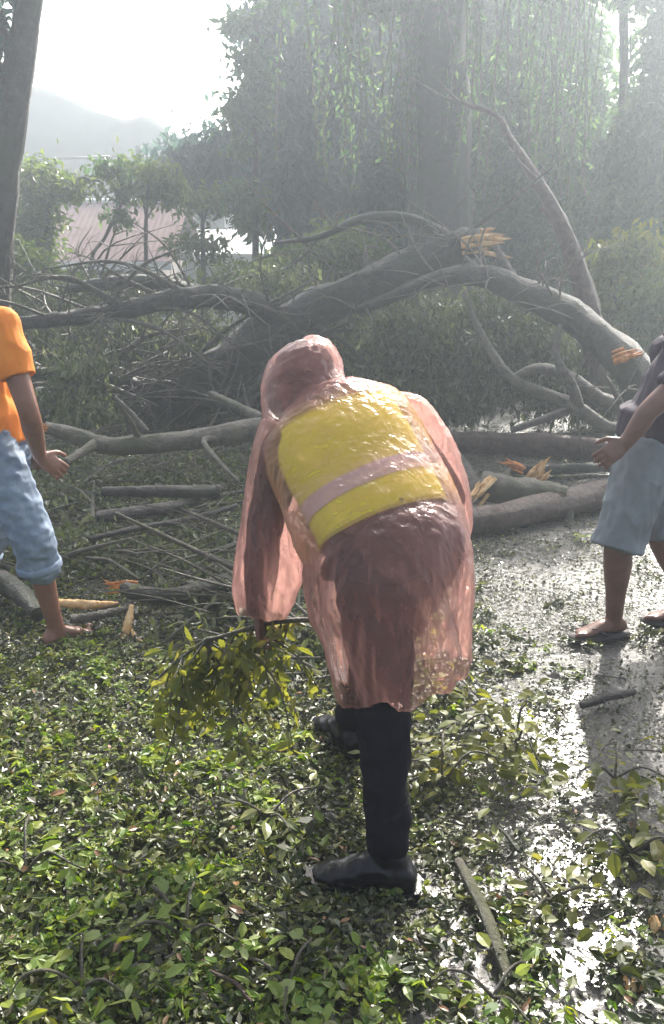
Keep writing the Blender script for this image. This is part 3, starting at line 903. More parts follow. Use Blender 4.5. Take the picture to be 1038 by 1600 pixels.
L8, _ = log('stick', 'mossy stick with a forked tip, below the topmost stick of the stack', on([(150, 808, 5.5), (220, 800, 5.5), (300, 785, 5.6), (350, 760, 5.7)], 0.24), [9, 11, 9, 6], 'bark', 18, cat='stick', group='sticks in the brush', extra=[([(250, 795, 5.5), (300, 800, 5.4), (345, 800, 5.4)], [6, 5, 3])])
L9, _ = log('stick', 'thin dark stick lowest in the stack beside the sleeve', on([(140, 842, 5.3), (210, 826, 5.3), (290, 812, 5.4), (370, 790, 5.6)], 0.2), [4, 5, 5, 4], 'bark_dark', 19, cat='stick', group='sticks in the brush')
L10, _ = log('log', 'curved grey bough with a raw reddish end near the left man\'s foot', on([(195, 918, 4.55), (215, 926, 4.5), (265, 932, 4.48), (320, 920, 4.55), (370, 905, 4.7), (430, 880, 4.9)], 0.13), [11, 14, 15, 15, 16, 16], 'bark', 20,
               ends=[(at_z(195, 918, .13), Vector((-.7, 0, .02)), .035, .12, 'wood_orange')])
L11, _ = log('log', 'thick mossy root end half hidden at the left edge behind the bare foot', on([(-60, 900, 4.7), (-10, 905, 4.6), (30, 925, 4.5), (60, 960, 4.4)], 0.1), [22, 20, 17, 12], 'bark_dark', 21)
# pale sticks and splinters round the left man's foot
for lab, pts, rads, mk in (
    ('short pale split plank of wood flat on the leaves by the bare foot', on([(90, 942, 4.35), (140, 945, 4.33), (185, 944, 4.35)], 0.1), [7, 8, 4], 'wood'),
    ('longer split stave pointing right, just beyond the bare toes', on([(110, 968, 4.1), (150, 962, 4.12), (205, 950, 4.2)], 0.1), [8, 8, 5], 'bark_pale'),
    ('upright splinter of pale wood stuck among leaves right of the bare foot', [(190, 1005, 3.85), (200, 975, 3.9), (206, 945, 3.95)], [7, 8, 3], 'wood'),
    ('thin pale splinter lying aslant next to the upright one', [(205, 985, 3.9), (216, 1000, 3.82), (232, 1012, 3.75)], [4, 4, 2], 'wood')):
    log('wood_splinter', lab, pts, rads, mk, 22, .3, cat='splinter', group='split wood by the bare foot')
log('stick', 'bare white twig standing upright among the sticks at left', on([(146, 815, 5.2), (145, 785, 5.25), (147, 752, 5.3)], 0.16), [3, 3, 2], 'bark_pale', 24, cat='stick', group='sticks in the brush')
log('stick', 'pale forked twig lying on dark leaves above the curved bough', on([(135, 872, 4.9), (170, 875, 4.9), (195, 890, 4.85), (218, 905, 4.8)], 0.16), [3, 3, 3, 2], 'bark_pale', 25, cat='stick', group='sticks in the brush', extra=[([(190, 888, 4.85), (205, 878, 4.85)], [2, 1.5])])
log('stick', 'slanting pale twig rising beside the sunlit log', [(232, 675, 6.0), (205, 645, 6.05), (180, 620, 6.1)], [4, 4, 2.5], 'bark_pale', 26, cat='stick', group='sticks in the brush')
log('stick', 'thick pale twig slanting down to the hood from the left', [(330, 615, 7.2), (365, 632, 7.0), (410, 655, 6.8)], [5, 7, 9], 'bark_pale', 27, cat='stick', group='sticks in the brush')

# foreground sticks
def ground_stick(label, a, b_, r, z=.03, mk='bark_pale', bend=0.0, cat='stick'):
    A, B = G(*a), G(*b_)
    A.z = B.z = z
    mid = (A + B) / 2 + Vector((bend, 0, .01))
    t = thing('stick', label, cat, (A.x, A.y, 0), 'sticks on the ground')
    mb = MB(); mb.tube([A, A.lerp(mid, .5) , mid, B.lerp(mid, .5), B], [r * .75, r, r * 1.05, r, r * .8], 12, 30, rough=.07, seed=a[0])
    child('shaft', mb.mesh('shaft'), M[mk], t)
    d = (B - A).normalized()
    for k in (.35, .7):
        p = A.lerp(B, k)
        mb = MB(); mb.tube([p, p + Vector((d.y, -d.x, .2)) * r * 1.5], [r * .6, r * .35], 6, 4)
        child('knot', mb.mesh('knot'), M[mk], t)
    return t
ground_stick('straight grey stick on wet gravel right of the black boot', (716, 1362), (796, 1552), .016, .035, 'bark_pale', .006)
ground_stick('short dark stick lying level in front of the right man\'s sandal', (908, 1114), (990, 1092), .017, .03, 'bark_dark', 0)
ground_stick('thin pale stem on the leaves left of the boot toe', (240, 1420), (266, 1448), .006, .07, 'bark_pale', 0)
ground_stick('thin dark twig at the right edge beside the gravel', (985, 1340), (1060, 1322), .02, .03, 'bark_dark', 0)
ground_stick('slim brown twig in the wet leaves near the long grey stick', (770, 1300), (810, 1345), .006, .03, 'bark_dark', 0)
ground_stick('thin curved dark twig in the leaves at the bottom', (330, 1545), (395, 1595), .005, .05, 'bark_red', .01)

# pale torn wood scraps at the lower right
for lab, px, py, sz in (('small torn scrap of pale yellow wood at the lower right', 983, 1548, .03), ('yellow wood chip by the right edge above the torn scrap', 1025, 1452, .028), ('tiny pale chip among the leaves at bottom left', 242, 1580, .02)):
    p = G(px, py); p.z = .02
    t = thing('wood_chip', lab, 'wood chip', p, 'wood chips on the ground')
    mb = MB()
    for k in range(4):
        d = Vector((rnd.uniform(-.5, .5), rnd.uniform(-1, 1), rnd.uniform(.1, .7))).normalized() * sz * 1.7
        q = p + Vector((rnd.uniform(-.6, .6), rnd.uniform(-.6, .6), 0)) * sz
        mb.tube([q - d * .5, q, q + d * .6], [sz * .2, sz * .4, sz * .06], 5, 6, rough=.4, seed=k)
    child('wood_fibre', mb.mesh('wood_fibre', False), M['wood'], t)

# ------------------------------------------------------------------ brush and litter
def dens_map(px, py):
    """how thick the leaf cover lies, read over the ground as the storm left it"""
    return 1

def brush():
    lob = []
    for px, py, rx, rz in ((90, 760, 80, 40), (200, 740, 90, 30), (320, 745, 80, 30), (150, 850, 110, 35), (290, 860, 100, 35), (380, 840, 60, 35), (60, 850, 50, 40), (330, 720, 60, 20), (100, 720, 60, 24), (250, 810, 100, 30), (360, 930, 60, 22), (440, 960, 60, 22), (20, 800, 60, 40), (480, 1000, 60, 25), (330, 960, 60, 14)):
        g = G(px, py + rz * .8); q = ppm(g.y, .2)
        lob.append((Vector((g.x, g.y, .05 + .15 * rz / q)), rx / q, .4, rz / q * .5))
    me, _ = leaf_clumps(lob, 640, 22, .09, .052, 41, .5, '8', .3)
    o = link('broken_foliage', me, M['fallen'], kind='stuff')
    o['label'] = 'tangled heap of broken leafy twigs behind the left man'
    o['category'] = 'foliage'
    mb = MB()
    r2 = random.Random(5)
    for k in range(330):
        c = lob[r2.randrange(len(lob))]
        p = c[0] + Vector((r2.uniform(-1, 1) * c[1], r2.uniform(-.4, .4), r2.uniform(-.05, .16)))
        p.z = max(p.z, .03)
        a = r2.gauss(0, .6) + (math.pi if r2.random() < .5 else 0)
        L = r2.uniform(.15, .7)
        d = Vector((math.cos(a), math.sin(a) * .8, r2.gauss(.05, .25)))
        e = p + d * L; e.z = max(e.z, .02)
        mid = (p + e) / 2 + Vector((0, 0, r2.uniform(-.04, .08))) * L
        r0 = r2.uniform(.003, .008) if k % 9 else r2.uniform(.012, .02)
        if not k % 9:
            e = p + (e - p) * 1.6; e.z = max(e.z, .03)
        mb.tube([p, mid, e], [r0, r0 * .8, r0 * .4], 5, 7)
    o = link('broken_twigs', mb.mesh('broken_twigs'), M['bark_pale'], kind='stuff')
    o['label'] = 'thin broken twigs scattered through the leafy heap'
    o['category'] = 'twigs'
brush()

def to_px(v):
    """image position of ground points (for choosing which leaves show largest)"""
    x, y, z = v[:, 0], v[:, 1], v[:, 2] - CAM_H
    dep = y * CP - z * SP
    upv = y * SP + z * CP
    return W_PX / 2 + F_PX * x / dep, H_PX / 2 - F_PX * upv / dep

def litter():
    r = np.random.default_rng(77)
    def nz(x, y, f, o):
        return np.array([mnoise.noise(Vector((a * f + o, b_ * f, o))) for a, b_ in zip(x, y)])
    def road(x, y):
        """0 on the open wet road at right, 1 under the leaf carpet at left"""
        return np.clip((.02 + .125 * y + .25 * nz(x, y, .9, 31) - x) / .45 + .5, 0, 1)
    # trodden layer: small torn leaves lying flat
    N = 260000
    y = 1.25 + (10 - 1.25) * r.random(N) ** 1.5
    x = (r.random(N) - .5) * (y * .95 + 1.1)
    t = road(x, y)
    n1 = nz(x, y, 1.5, 1) + .6 * nz(x, y, 4.2, 9)
    cv = np.clip(.46 + .24 * np.clip(y - 2.4, 0, 1.6) + .45 * t + n1 * .6, .05, 1)
    k = r.random(N) < cv ** 1.3
    x, y, t, n1 = x[k], y[k], t[k], n1[k]
    n = len(x)
    z = .005 + r.random(n) ** 2 * (.01 + .03 * t)
    a = r.random(n) * 6.283
    d = np.stack([np.cos(a), np.sin(a), r.normal(size=n) * (.15 + .25 * t)], 1)
    up = np.stack([r.normal(size=n) * .4, r.normal(size=n) * .4, np.ones(n)], 1)
    L = (.008 + .024 * r.random(n) ** 1.6) * (.75 + .45 * t)
    Wd = L * (.3 + .4 * r.random(n))
    pos = np.stack([x, y, z], 1)
    dark = r.random(n) < (.75 - .3 * t)
    for nm, mk, msk, sh, lab in (('leaf_litter', 'litter', ~dark, '8', 'mixed green leaf litter strewn over the wet ground'),
                                 ('wet_leaf_mash', 'litter_dark', dark, '4', 'dark trampled wet leaves and fragments on the road')):
        o = link(nm, leaf_mesh(nm, pos[msk], d[msk], up[msk], L[msk], Wd[msk], sh, .5), M[mk], kind='stuff')
        o['label'] = lab
        o['category'] = 'leaves'
    # torn leaf sprays heaped on it
    K = 5200
    y = 1.3 + 6.2 * r.random(K) ** 1.5
    x = (r.random(K) - .5) * (y * .95 + 1.1)
    t = road(x, y)
    nn = nz(x, y, .8, 5) + .5 * nz(x, y, 2.2, 15)
    k = r.random(K) < np.clip(.12 + .75 * t + .75 * nn, .03, 1)
    x, y, t, nn = x[k], y[k], t[k], nn[k]
    K = len(x)
    per = r.integers(10, 26, K)
    ii = np.repeat(np.arange(K), per)
    n = len(ii)
    base_a = r.random(K) * 6.283
    size = (.035 + .065 * r.random(K))
    hgt = .010 + .045 * np.clip(nn + .3, 0, 1) * r.random(K)
    ll = .020 + .026 * r.random(K) ** 1.4
    a = base_a[ii] + r.normal(size=n) * .9
    rad = size[ii] * r.random(n) ** .7
    pos = np.stack([x[ii] + np.cos(a) * rad, y[ii] + np.sin(a) * rad, hgt[ii] * (1.15 - .5 * rad / size[ii]) + .006 + .012 * r.random(n)], 1)
    a2 = a + r.normal(size=n) * .6
    # about half are fronds: leaflets in two rows along a stalk
    fr = (r.random(K) < .5)[ii]
    uu = r.random(n); sd_ = np.where(r.random(n) < .5, 1.0, -1.0)
    fl = (.09 + .12 * r.random(K))[ii]
    bend = (r.normal(size=K) * .6)[ii]
    fa = base_a[ii] + bend * (uu - .5)
    fx = x[ii] + np.cos(fa) * (uu - .5) * fl; fy = y[ii] + np.sin(fa) * (uu - .5) * fl
    pos = np.where(fr[:, None], np.stack([fx, fy, hgt[ii] * (.5 + 2.2 * uu * (1 - uu)) + .008 + .004 * r.random(n)], 1), pos)
    a2 = np.where(fr, fa + sd_ * (1.0 - .45 * uu) + r.normal(size=n) * .12, a2)
    tip = r.normal(size=K) * .25 - .15
    d = np.stack([np.cos(a2), np.sin(a2), tip[ii] * .6 + r.normal(size=n) * .17], 1)
    tl = r.normal(size=(K, 2)) * .25
    up = np.stack([tl[ii, 0] + r.normal(size=n) * .28, tl[ii, 1] + r.normal(size=n) * .28, np.ones(n)], 1)
    L = ll[ii] * np.where(fr, .8 + .3 * r.random(n), .5 + .9 * r.random(n))
    Wd = L * (.4 + .2 * r.random(K))[ii]
    left = np.clip((-.15 - x) * 1.0, -.35, .4)
    sel = .55 * nn + left * .7 + r.normal(size=K) * .45
    kind_ = np.where(sel > .28, 0, np.where(sel > -.08, 1, 2))
    for q, (nm, mk, lab) in enumerate((('fresh_leaves', 'litter_bright', 'bright fresh green leaf sprays blown down at the lower left'),
                                       ('torn_leaves', 'litter', 'torn mixed green leaf sprays heaped over the ground'),
                                       ('dull_leaves', 'litter_dull', 'dull dark green leaf sprays sunk in the wet ground'))):
        msk = kind_[ii] == q
        o = link(nm, leaf_mesh(nm, pos[msk], d[msk], up[msk], L[msk], Wd[msk], '8', .45), M[mk], kind='stuff')
        o['label'] = lab
        o['category'] = 'leaves'
    k = r.choice(n, 420, replace=False)
    o = link('dead_leaves', leaf_mesh('dead_leaves', pos[k] + np.array([0, 0, .012]), d[k], up[k], L[k], Wd[k], '8'), M['brown_leaf'], kind='stuff')
    o['label'] = 'scattered small brown dead leaves among the green'; o['category'] = 'leaves'
    # fine twigs lying about
    mb = MB()
    r2 = random.Random(3)
    for q in range(420):
        yy = 1.4 + 5.5 * r2.random() ** 1.4
        xx = (r2.random() - .5) * (yy * .95 + 1)
        aa = r2.uniform(0, 6.28); ln = r2.uniform(.03, .2)
        e = Vector((math.cos(aa), math.sin(aa), r2.gauss(0, .1))) * ln
        p = Vector((xx, yy, r2.uniform(.01, .05)))
        r0 = r2.uniform(.001, .003)
        mb.tube([p, p + e * .5 + Vector((r2.gauss(0, .006), r2.gauss(0, .006), .004)), p + e], [r0, r0 * .9, r0 * .5], 4, 5)
    o = link('fine_twigs', mb.mesh('fine_twigs'), M['bark'], kind='stuff')
    o['label'] = 'fine broken twigs lying through the litter'; o['category'] = 'twigs'
litter()

# the single leaves that show largest
def single_leaves():
    r = random.Random(12)
    var = []
    for k in range(6):
        L = .034 + .004 * k
        me = leaf_mesh('leaf', np.zeros((1, 3)), np.array([[1, 0, r.uniform(-.1, .2)]]), np.array([[r.uniform(-.2, .2), 0, 1]]), [L], [L * r.uniform(.36, .6)], '8', .7)
        me.materials.append(M['litter_bright'] if k % 2 else M['litter'])
        me.transform(Matrix.Translation((-L / 2, 0, 0)))
        var.append(me)
    n = 0
    while n < 290:
        y = 1.3 + 1.5 * r.random() ** 1.3
        x = r.uniform(-.5, .5) * (y * .85 + .55)
        if x > .25 and r.random() < .6:
            continue
        if -.12 < x < .28 and 1.9 < y < 2.3:
            continue
        o = bpy.data.objects.new('leaf', r.choice(var))
        C.objects.link(o)
        o.parent = ground
        o.location = (x, y, r.uniform(.03, .075) if x < .25 else r.uniform(.012, .03))
        o.rotation_euler = (r.gauss(0, .35), r.gauss(0, .35), r.uniform(0, 6.28))
        s = r.uniform(.7, 1.1)
        o.scale = (s, s, s)
        n += 1
single_leaves()

def sprig(label, px, py, size, n, mk, seed, h=.10, spread=1.0, ll=.07):
    """a torn leafy twig: stem with its leaves"""
    r = random.Random(seed)
    g = G(px, py)
    t = thing('leafy_sprig', label, 'sprig', g, 'leafy sprigs on the ground')
    a0 = r.uniform(0, 6.28)
    stems = []
    mb = MB()
    for k in range(3):
        a = a0 + k * 2.1 + r.uniform(-.4, .4)
        pts = [Vector((0, 0, .03)), Vector((math.cos(a) * size * .4, math.sin(a) * size * .4, h)), Vector((math.cos(a) * size * .8, math.sin(a) * size * .8, h * .9)), Vector((math.cos(a + .2) * size, math.sin(a + .2) * size, h * .5))]
        mb.tube(pts, [.005, .004, .003, .0015], 5, 12)
        stems.append((pts, a))
    link('stem', mb.mesh('stem'), M['bark_pale'], t)
    var = []
    for k in range(3):
        L = ll * (.8 + .2 * k)
        var.append(leaf_mesh('leaf', np.zeros((1, 3)), np.array([[1., 0, -.15]]), np.array([[0., 0, 1]]), [L], [L * r.uniform(.5, .7)], '8'))
        var[-1].materials.append(M[mk])
    for k in range(n):
        pts, a = stems[k % 3]
        q = crom(pts, 20)[int(2 + 17 * r.random() ** 1.3)]
        o = bpy.data.objects.new('leaf', r.choice(var))
        C.objects.link(o); o.parent = t
        o.location = (q[0] + r.gauss(0, .035) * spread, q[1] + r.gauss(0, .035) * spread, max(q[2] * r.uniform(.2, 1.25) + r.gauss(0, .015), .02))
        o.rotation_euler = (r.gauss(0, .45), r.gauss(0, .35), a + r.choice((-1, 1)) * r.uniform(.2, 1.3))
        s = r.uniform(.75, 1.2); o.scale = (s, s, s)
    return t
for a in (('largest leafy clump on the wet ground right of the black trousers', 800, 1205, .2, 190, 'olive', 1, 0.2, 1.5, .05),
          ('low leafy sprig just left of the largest clump, by the trouser leg', 690, 1240, .2, 90, 'olive', 2, 0.14, 1.4, .05),
          ('fresh green sprig fanned out at the lower left', 290, 1480, .17, 54, 'litter_bright', 3, 0.095, 1.2, .05),
          ('leafy sprig at the right edge beside the dark twig', 985, 1350, .2, 80, 'olive', 4, 0.13, 1.4, .05),
          ('sprig with drooping leaves on gravel above the long grey stick', 860, 1420, .17, 36, 'olive', 5, 0.068, 1.3, .05),
          ('yellowish sprig at the bottom edge near the stick end', 770, 1575, .14, 28, 'litter_bright', 6, 0.068, 1.2, .05),
          ('deep green sprig at the left edge above the bottom corner', 40, 1380, .2, 57, 'litter_bright', 7, 0.121, 1.4, .05),
          ('bright sprig at the very bottom left of the frame', 130, 1560, .16, 39, 'litter_bright', 8, 0.081, 1.3, .05),
          ('sprig of pale leaves at the bottom centre', 450, 1560, .15, 36, 'litter_bright', 9, 0.081, 1.2, .05),
          ('leafy sprig in the wet on the right below the lone stick', 960, 1230, .18, 39, 'olive', 10, 0.095, 1.3, .05),
          ('sprig directly behind the raincoat hem, right of the leg', 690, 1110, .22, 90, 'olive', 11, 0.162, 1.5, .05),
          ('dim sprig left of the dark boot under the held branch', 420, 1290, .2, 43, 'litter', 12, 0.081, 1.3, .05)):
    sprig(*a)

# ------------------------------------------------------------------ people
def unit(v):
    return Vector(v).normalized()

def hand(mb, wrist, direc, palm_n, thumb, curl=.5, s=1.0, spread=.10):
    """palm and five fingers; direc along the hand, palm_n out of the palm, thumb side vector"""
    d, t = unit(direc), unit(thumb)
    t = (t - d * t.dot(d)).normalized()
    pn = d.cross(t)
    if pn.dot(Vector(palm_n)) < 0:
        pn = -pn
    wv = Vector(wrist)
    rings = []
    for k, (u, hw, th) in enumerate(((-.01, .026, .019), (.02, .033, .017), (.055, .041, .015), (.085, .042, .013), (.098, .036, .009))):
        c = wv + d * u * s
        rings.append([c + t * math.cos(a) * hw * s + pn * math.sin(a) * th * s for a in np.linspace(0, 2 * math.pi, 14, endpoint=False)])
    mb.loft(rings)
    for k, (off, ln, r0) in enumerate(((.032, .072, .0088), (.011, .08, .009), (-.011, .075, .0088), (-.032, .058, .0078))):
        b0 = wv + d * .088 * s + t * off * s
        dd = (d + t * (1.5 - k) * spread).normalized()
        pts = [b0 - dd * .02 * s, b0]; ang = 0
        p = b0
        for seg, f in ((.45, .6), (.32, 1.0), (.25, .8)):
            ang += curl * f
            p = p + (dd * math.cos(ang) + pn * math.sin(ang)) * ln * seg * s
            pts.append(p)
        mb.tube(pts, [r0 * s * 1.05, r0 * s * 1.05, r0 * s, r0 * s * .92, r0 * s * .75], 8, 14, ends=True)
    b0 = wv + d * .028 * s + t * .03 * s
    td = (d * .7 + t * .75 + pn * .25).normalized()
    p1 = b0 + td * .038 * s
    td2 = (d * .9 + t * .3 + pn * (.3 + curl * .3)).normalized()
    p2 = p1 + td2 * .03 * s; p3 = p2 + (td2 + pn * .3 * curl).normalized() * .024 * s
    mb.tube([b0 - td * .015, b0, p1, p2, p3], [.013 * s, .0135 * s, .011 * s, .0105 * s, .0085 * s], 8, 14, ends=True)

def foot(mb, ankle, direc, s=1.0, toes=True, sole_z=0.0):
    """bare foot with five toes; heel behind the ankle"""
    d = unit((direc[0], direc[1], 0)); sd_ = Vector((d.y, -d.x, 0))
    A = Vector(ankle); g = Vector((A.x, A.y, sole_z))
    hgt = A.z - sole_z
    rings = []
    for u, hw, h0, h1 in ((-.062, .018, .008, .045), (-.045, .03, .002, .068), (-.01, .034, .0, hgt * .95), (.03, .034, .004, hgt * .95), (.07, .037, .006, .062), (.11, .042, .002, .046), (.14, .045, 0, .034), (.165, .041, .002, .026), (.178, .03, .006, .02)):
        c = g + d * u * s + Vector((0, 0, (h0 + h1) / 2))
        rings.append([c + sd_ * math.cos(a) * hw * s + Vector((0, 0, 1)) * math.sin(a) * (h1 - h0) / 2 for a in np.linspace(0, 2 * math.pi, 14, endpoint=False)])
    mb.loft(rings)
    for k, (off, ln, r) in enumerate(((-.030, .04, .0125), (-.010, .036, .0095), (.008, .032, .009), (.023, .026, .0085), (.036, .02, .008))):
        b0 = g + d * (.16 - .008 * k) * s + sd_ * off * s + Vector((0, 0, r + .004))
        mb.tube([b0, b0 + d * ln * s * .6 + Vector((0, 0, .003)), b0 + d * ln * s - Vector((0, 0, .002))], [r, r, r * .8], 8, 7, ends=True)
    mb.tube([A + Vector((0, 0, .03)), A - Vector((0, 0, .02))], [.036, .038], 10, 3, ends=True)

def head(mb, c, face, up, s=1.0):
    """skull, jaw, nose, ears, brow and lips; c is the head's centre (eye level)"""
    f = unit(face); u = unit(Vector(up) - f * Vector(up).dot(f)); r = f.cross(u)
    c = Vector(c)
    mb.ellipsoid(c + u * .025 * s - f * .012 * s, (r * .075 * s, f * .094 * s, u * .092 * s))
    mb.ellipsoid(c - u * .045 * s + f * .022 * s, (r * .06 * s, f * .062 * s, u * .07 * s))
    mb.ellipsoid(c - u * .095 * s + f * .058 * s, (r * .026 * s, f * .022 * s, u * .018 * s))
    mb.tube([c + f * .083 * s + u * .005 * s, c + f * .1 * s - u * .022 * s, c + f * .112 * s - u * .04 * s], [.008 * s, .01 * s, .014 * s], 8, 8, ends=True)
    for k in (-1, 1):
        mb.tube([c + r * k * .045 * s + f * .078 * s + u * .018 * s, c + r * k * .018 * s + f * .09 * s + u * .02 * s], [.009 * s, .009 * s], 8, 5, ends=True)
        mb.ellipsoid(c + r * k * .036 * s + f * .068 * s - u * .012 * s, (r * .02 * s, f * .02 * s, u * .016 * s))
        mb.ellipsoid(c + r * k * .078 * s - f * .012 * s - u * .005 * s, (r * .01 * s, f * .02 * s, u * .032 * s))
    for dz in (-.066, -.077):
        mb.tube([c - r * .02 * s + f * .078 * s + u * dz * s, c + f * .09 * s + u * dz * s, c + r * .02 * s + f * .078 * s + u * dz * s], [.005 * s, .007 * s, .005 * s], 8, 8, ends=True)

def eyes(root, body, c, face, up, s=1.0):
    f = unit(face); u = unit(Vector(up) - f * Vector(up).dot(f)); r = f.cross(u)
    c = Vector(c)
    for k in (-1, 1):
        mb = MB(); mb.ellipsoid(c + r * k * .032 * s + f * .079 * s + u * .004 * s, (r * .014 * s, f * .012 * s, u * .009 * s), 10, 8)
        child('eye', mb.mesh('eye'), M['boot'], root)

def hair(root, c, face, up, s=1.0):
    f = unit(face); u = unit(Vector(up) - f * Vector(up).dot(f)); r = f.cross(u)
    c = Vector(c)
    mb = MB()
    mb.ellipsoid(c + u * .045 * s - f * .024 * s, (r * .083 * s, f * .095 * s, u * .086 * s))
    mb.ellipsoid(c - u * .0 * s - f * .05 * s, (r * .074 * s, f * .062 * s, u * .075 * s))
    me = solid(mb, 'hair', .008, 2, .006, 40)
    child('hair', me, M['hair'], root)

def chain(mb, pts, radii, n=None):
    mb.tube(pts, radii, 16, n or len(pts) * 5, ends=True)

def oval_loft(mb, rows, side):
    """rows: (centre, half width, half depth, forward vector)"""
    rings = []
    for c, hw, hd, fwd in rows:
        c = Vector(c); s_ = unit(side); f_ = unit(fwd)
        rings.append([c + s_ * math.cos(a) * hw + f_ * math.sin(a) * hd for a in np.linspace(0, 2 * math.pi, 24, endpoint=False)])
    mb.loft(rings)

# ---- man in orange, left edge, facing right and away; his right side is towards us
def left_man():
    Y = 3.8
    ank = P(86, 972, 3.80); ank.z = .085
    root = thing('person', 'barefoot man in orange T-shirt and rolled pale jeans at the left edge', 'person', (ank.x, ank.y, 0))
    hipR = P(-18, 690, 3.78); kneeR = P(50, 838, 3.72)
    hipL = hipR + Vector((.02, .17, 0)); kneeL = hipL + Vector((-.1, .08, -.42)); ankL = Vector((kneeL.x - .3, kneeL.y + .02, .085))
    pel = (hipR + hipL) / 2 + Vector((0, 0, .06))
    shR = P(3, 512, 3.72); shL = shR + Vector((-.2, .36, -.02))
    chest = (shR + shL) / 2 + Vector((-.05, 0, -.10))
    neck = (shR + shL) / 2 + Vector((-.08, 0, .08))
    hd = neck + Vector((.0, .02, .16))
    elR = P(44, 640, 3.66); wrR = P(62, 712, 3.78)
    elL = shL + Vector((.06, .0, -.28)); wrL = P(40, 705, 4.0)
    fwd = Vector((.97, .2, 0))
    side = Vector((0, 1, 0))
    mb = MB()
    rows = [(pel - Vector((0, 0, .08)), .15, .1, fwd), (pel + Vector((0, 0, .04)), .155, .105, fwd), (pel.lerp(chest, .45), .135, .095, fwd), (pel.lerp(chest, .8), .16, .11, fwd), (chest + Vector((0, 0, .04)), .17, .105, fwd), (neck - Vector((.02, 0, .05)), .1, .07, fwd)]
    oval_loft(mb, rows, side)
    chain(mb, [neck - Vector((.03, 0, .06)), neck, neck + Vector((.03, 0, .08))], [.065, .058, .055])
    head(mb, hd, (.95, .1, -.25), (.2, 0, 1))
    chain(mb, [shR, shR.lerp(elR, .5), elR, elR.lerp(wrR, .4), wrR], [.056, .05, .042, .042, .029])
    chain(mb, [shL, shL.lerp(elL, .5), elL, elL.lerp(wrL, .4), wrL], [.056, .05, .042, .04, .028])
    hand(mb, wrR, P(98, 738, 3.82) - wrR, (0, .3, 1), (.3, .4, .9), .55, 1.0, .05)
    hand(mb, wrL, P(70, 735, 4.05) - wrL, (0, -.3, 1), (.2, -.4, .6), .6, 1.0)
    chain(mb, [hipR, hipR.lerp(kneeR, .5), kneeR, kneeR.lerp(ank, .3), kneeR.lerp(ank, .65), ank], [.09, .08, .058, .058, .044, .036])
    chain(mb, [hipL, hipL.lerp(kneeL, .5), kneeL, kneeL.lerp(ankL, .3), kneeL.lerp(ankL, .65), ankL], [.09, .08, .058, .058, .044, .036])
    foot(mb, ank, P(130, 985, 3.9) - ank, 1.0)
    foot(mb, ankL, (.9, .1, 0), 1.0)
    child('body', solid(mb, 'body', .0055, 3), M['skin'], root)
    eyes(root, None, hd, (.95, .1, -.25), (.2, 0, 1)); hair(root, hd, (.95, .1, -.25), (.2, 0, 1))
    # T-shirt
    mb = MB()
    rows = [(pel + Vector((0, 0, -.06)), .185, .135, fwd), (pel + Vector((0, 0, .05)), .175, .13, fwd), (pel.lerp(chest, .45), .16, .12, fwd), (pel.lerp(chest, .8), .178, .13, fwd), (chest + Vector((0, 0, .05)), .185, .12, fwd), (neck - Vector((.025, 0, .035)), .11, .08, fwd), (neck - Vector((.01, 0, .0)), .07, .064, fwd)]
    oval_loft(mb, rows, side)
    for sh, el in ((shR, elR), (shL, elL)):
        chain(mb, [sh + Vector((0, 0, .01)), sh.lerp(el, .25)], [.072, .073]); mb.tube([sh, sh.lerp(el, .3), sh.lerp(el, .6)], [.066, .073, .071], 18, 14)
    child('t_shirt', solid(mb, 't_shirt', .006, 2, .011, 9, (1, 1, .6)), M['orange'], root)
    mb = MB()
    oval_loft(mb, [(pel + Vector((0, 0, .02)), .168, .118, fwd), (pel - Vector((0, 0, .05)), .175, .125, fwd), (pel - Vector((0, 0, .14)), .17, .12, fwd)], side)
    for hp, kn, an in ((hipR, kneeR, ank), (hipL, kneeL, ankL)):
        chain(mb, [hp, hp.lerp(kn, .5), kn, kn.lerp(an, .18), kn.lerp(an, .32)], [.112, .1, .088, .085, .084])
    child('jeans', solid(mb, 'jeans', .007, 2, .009, 14, (.8, .8, 1.2)), M['jeans'], root)
    for hp, kn, an in ((hipR, kneeR, ank), (hipL, kneeL, ankL)):
        mb = MB(); d = (an - kn)
        mb.tube([kn + d * .27, kn + d * .285, kn + d * .335, kn + d * .35], [.088, .096, .096, .088], 22, 8, rough=.06)
        child('jeans_cuff', mb.mesh('jeans_cuff'), M['jeans'], root)
    mb = MB()
    b_ = pel + Vector((0, 0, -.045))
    mb.loft([[b_ + Vector((0, 0, dz)) + side * math.cos(a) * .183 + fwd * math.sin(a) * .13 for a in np.linspace(0, 2 * math.pi, 28, endpoint=False)] for dz in (-.035, .0)], cap=True)
    child('waistband', mb.mesh('waistband'), M['jeans'], root)
left_man()

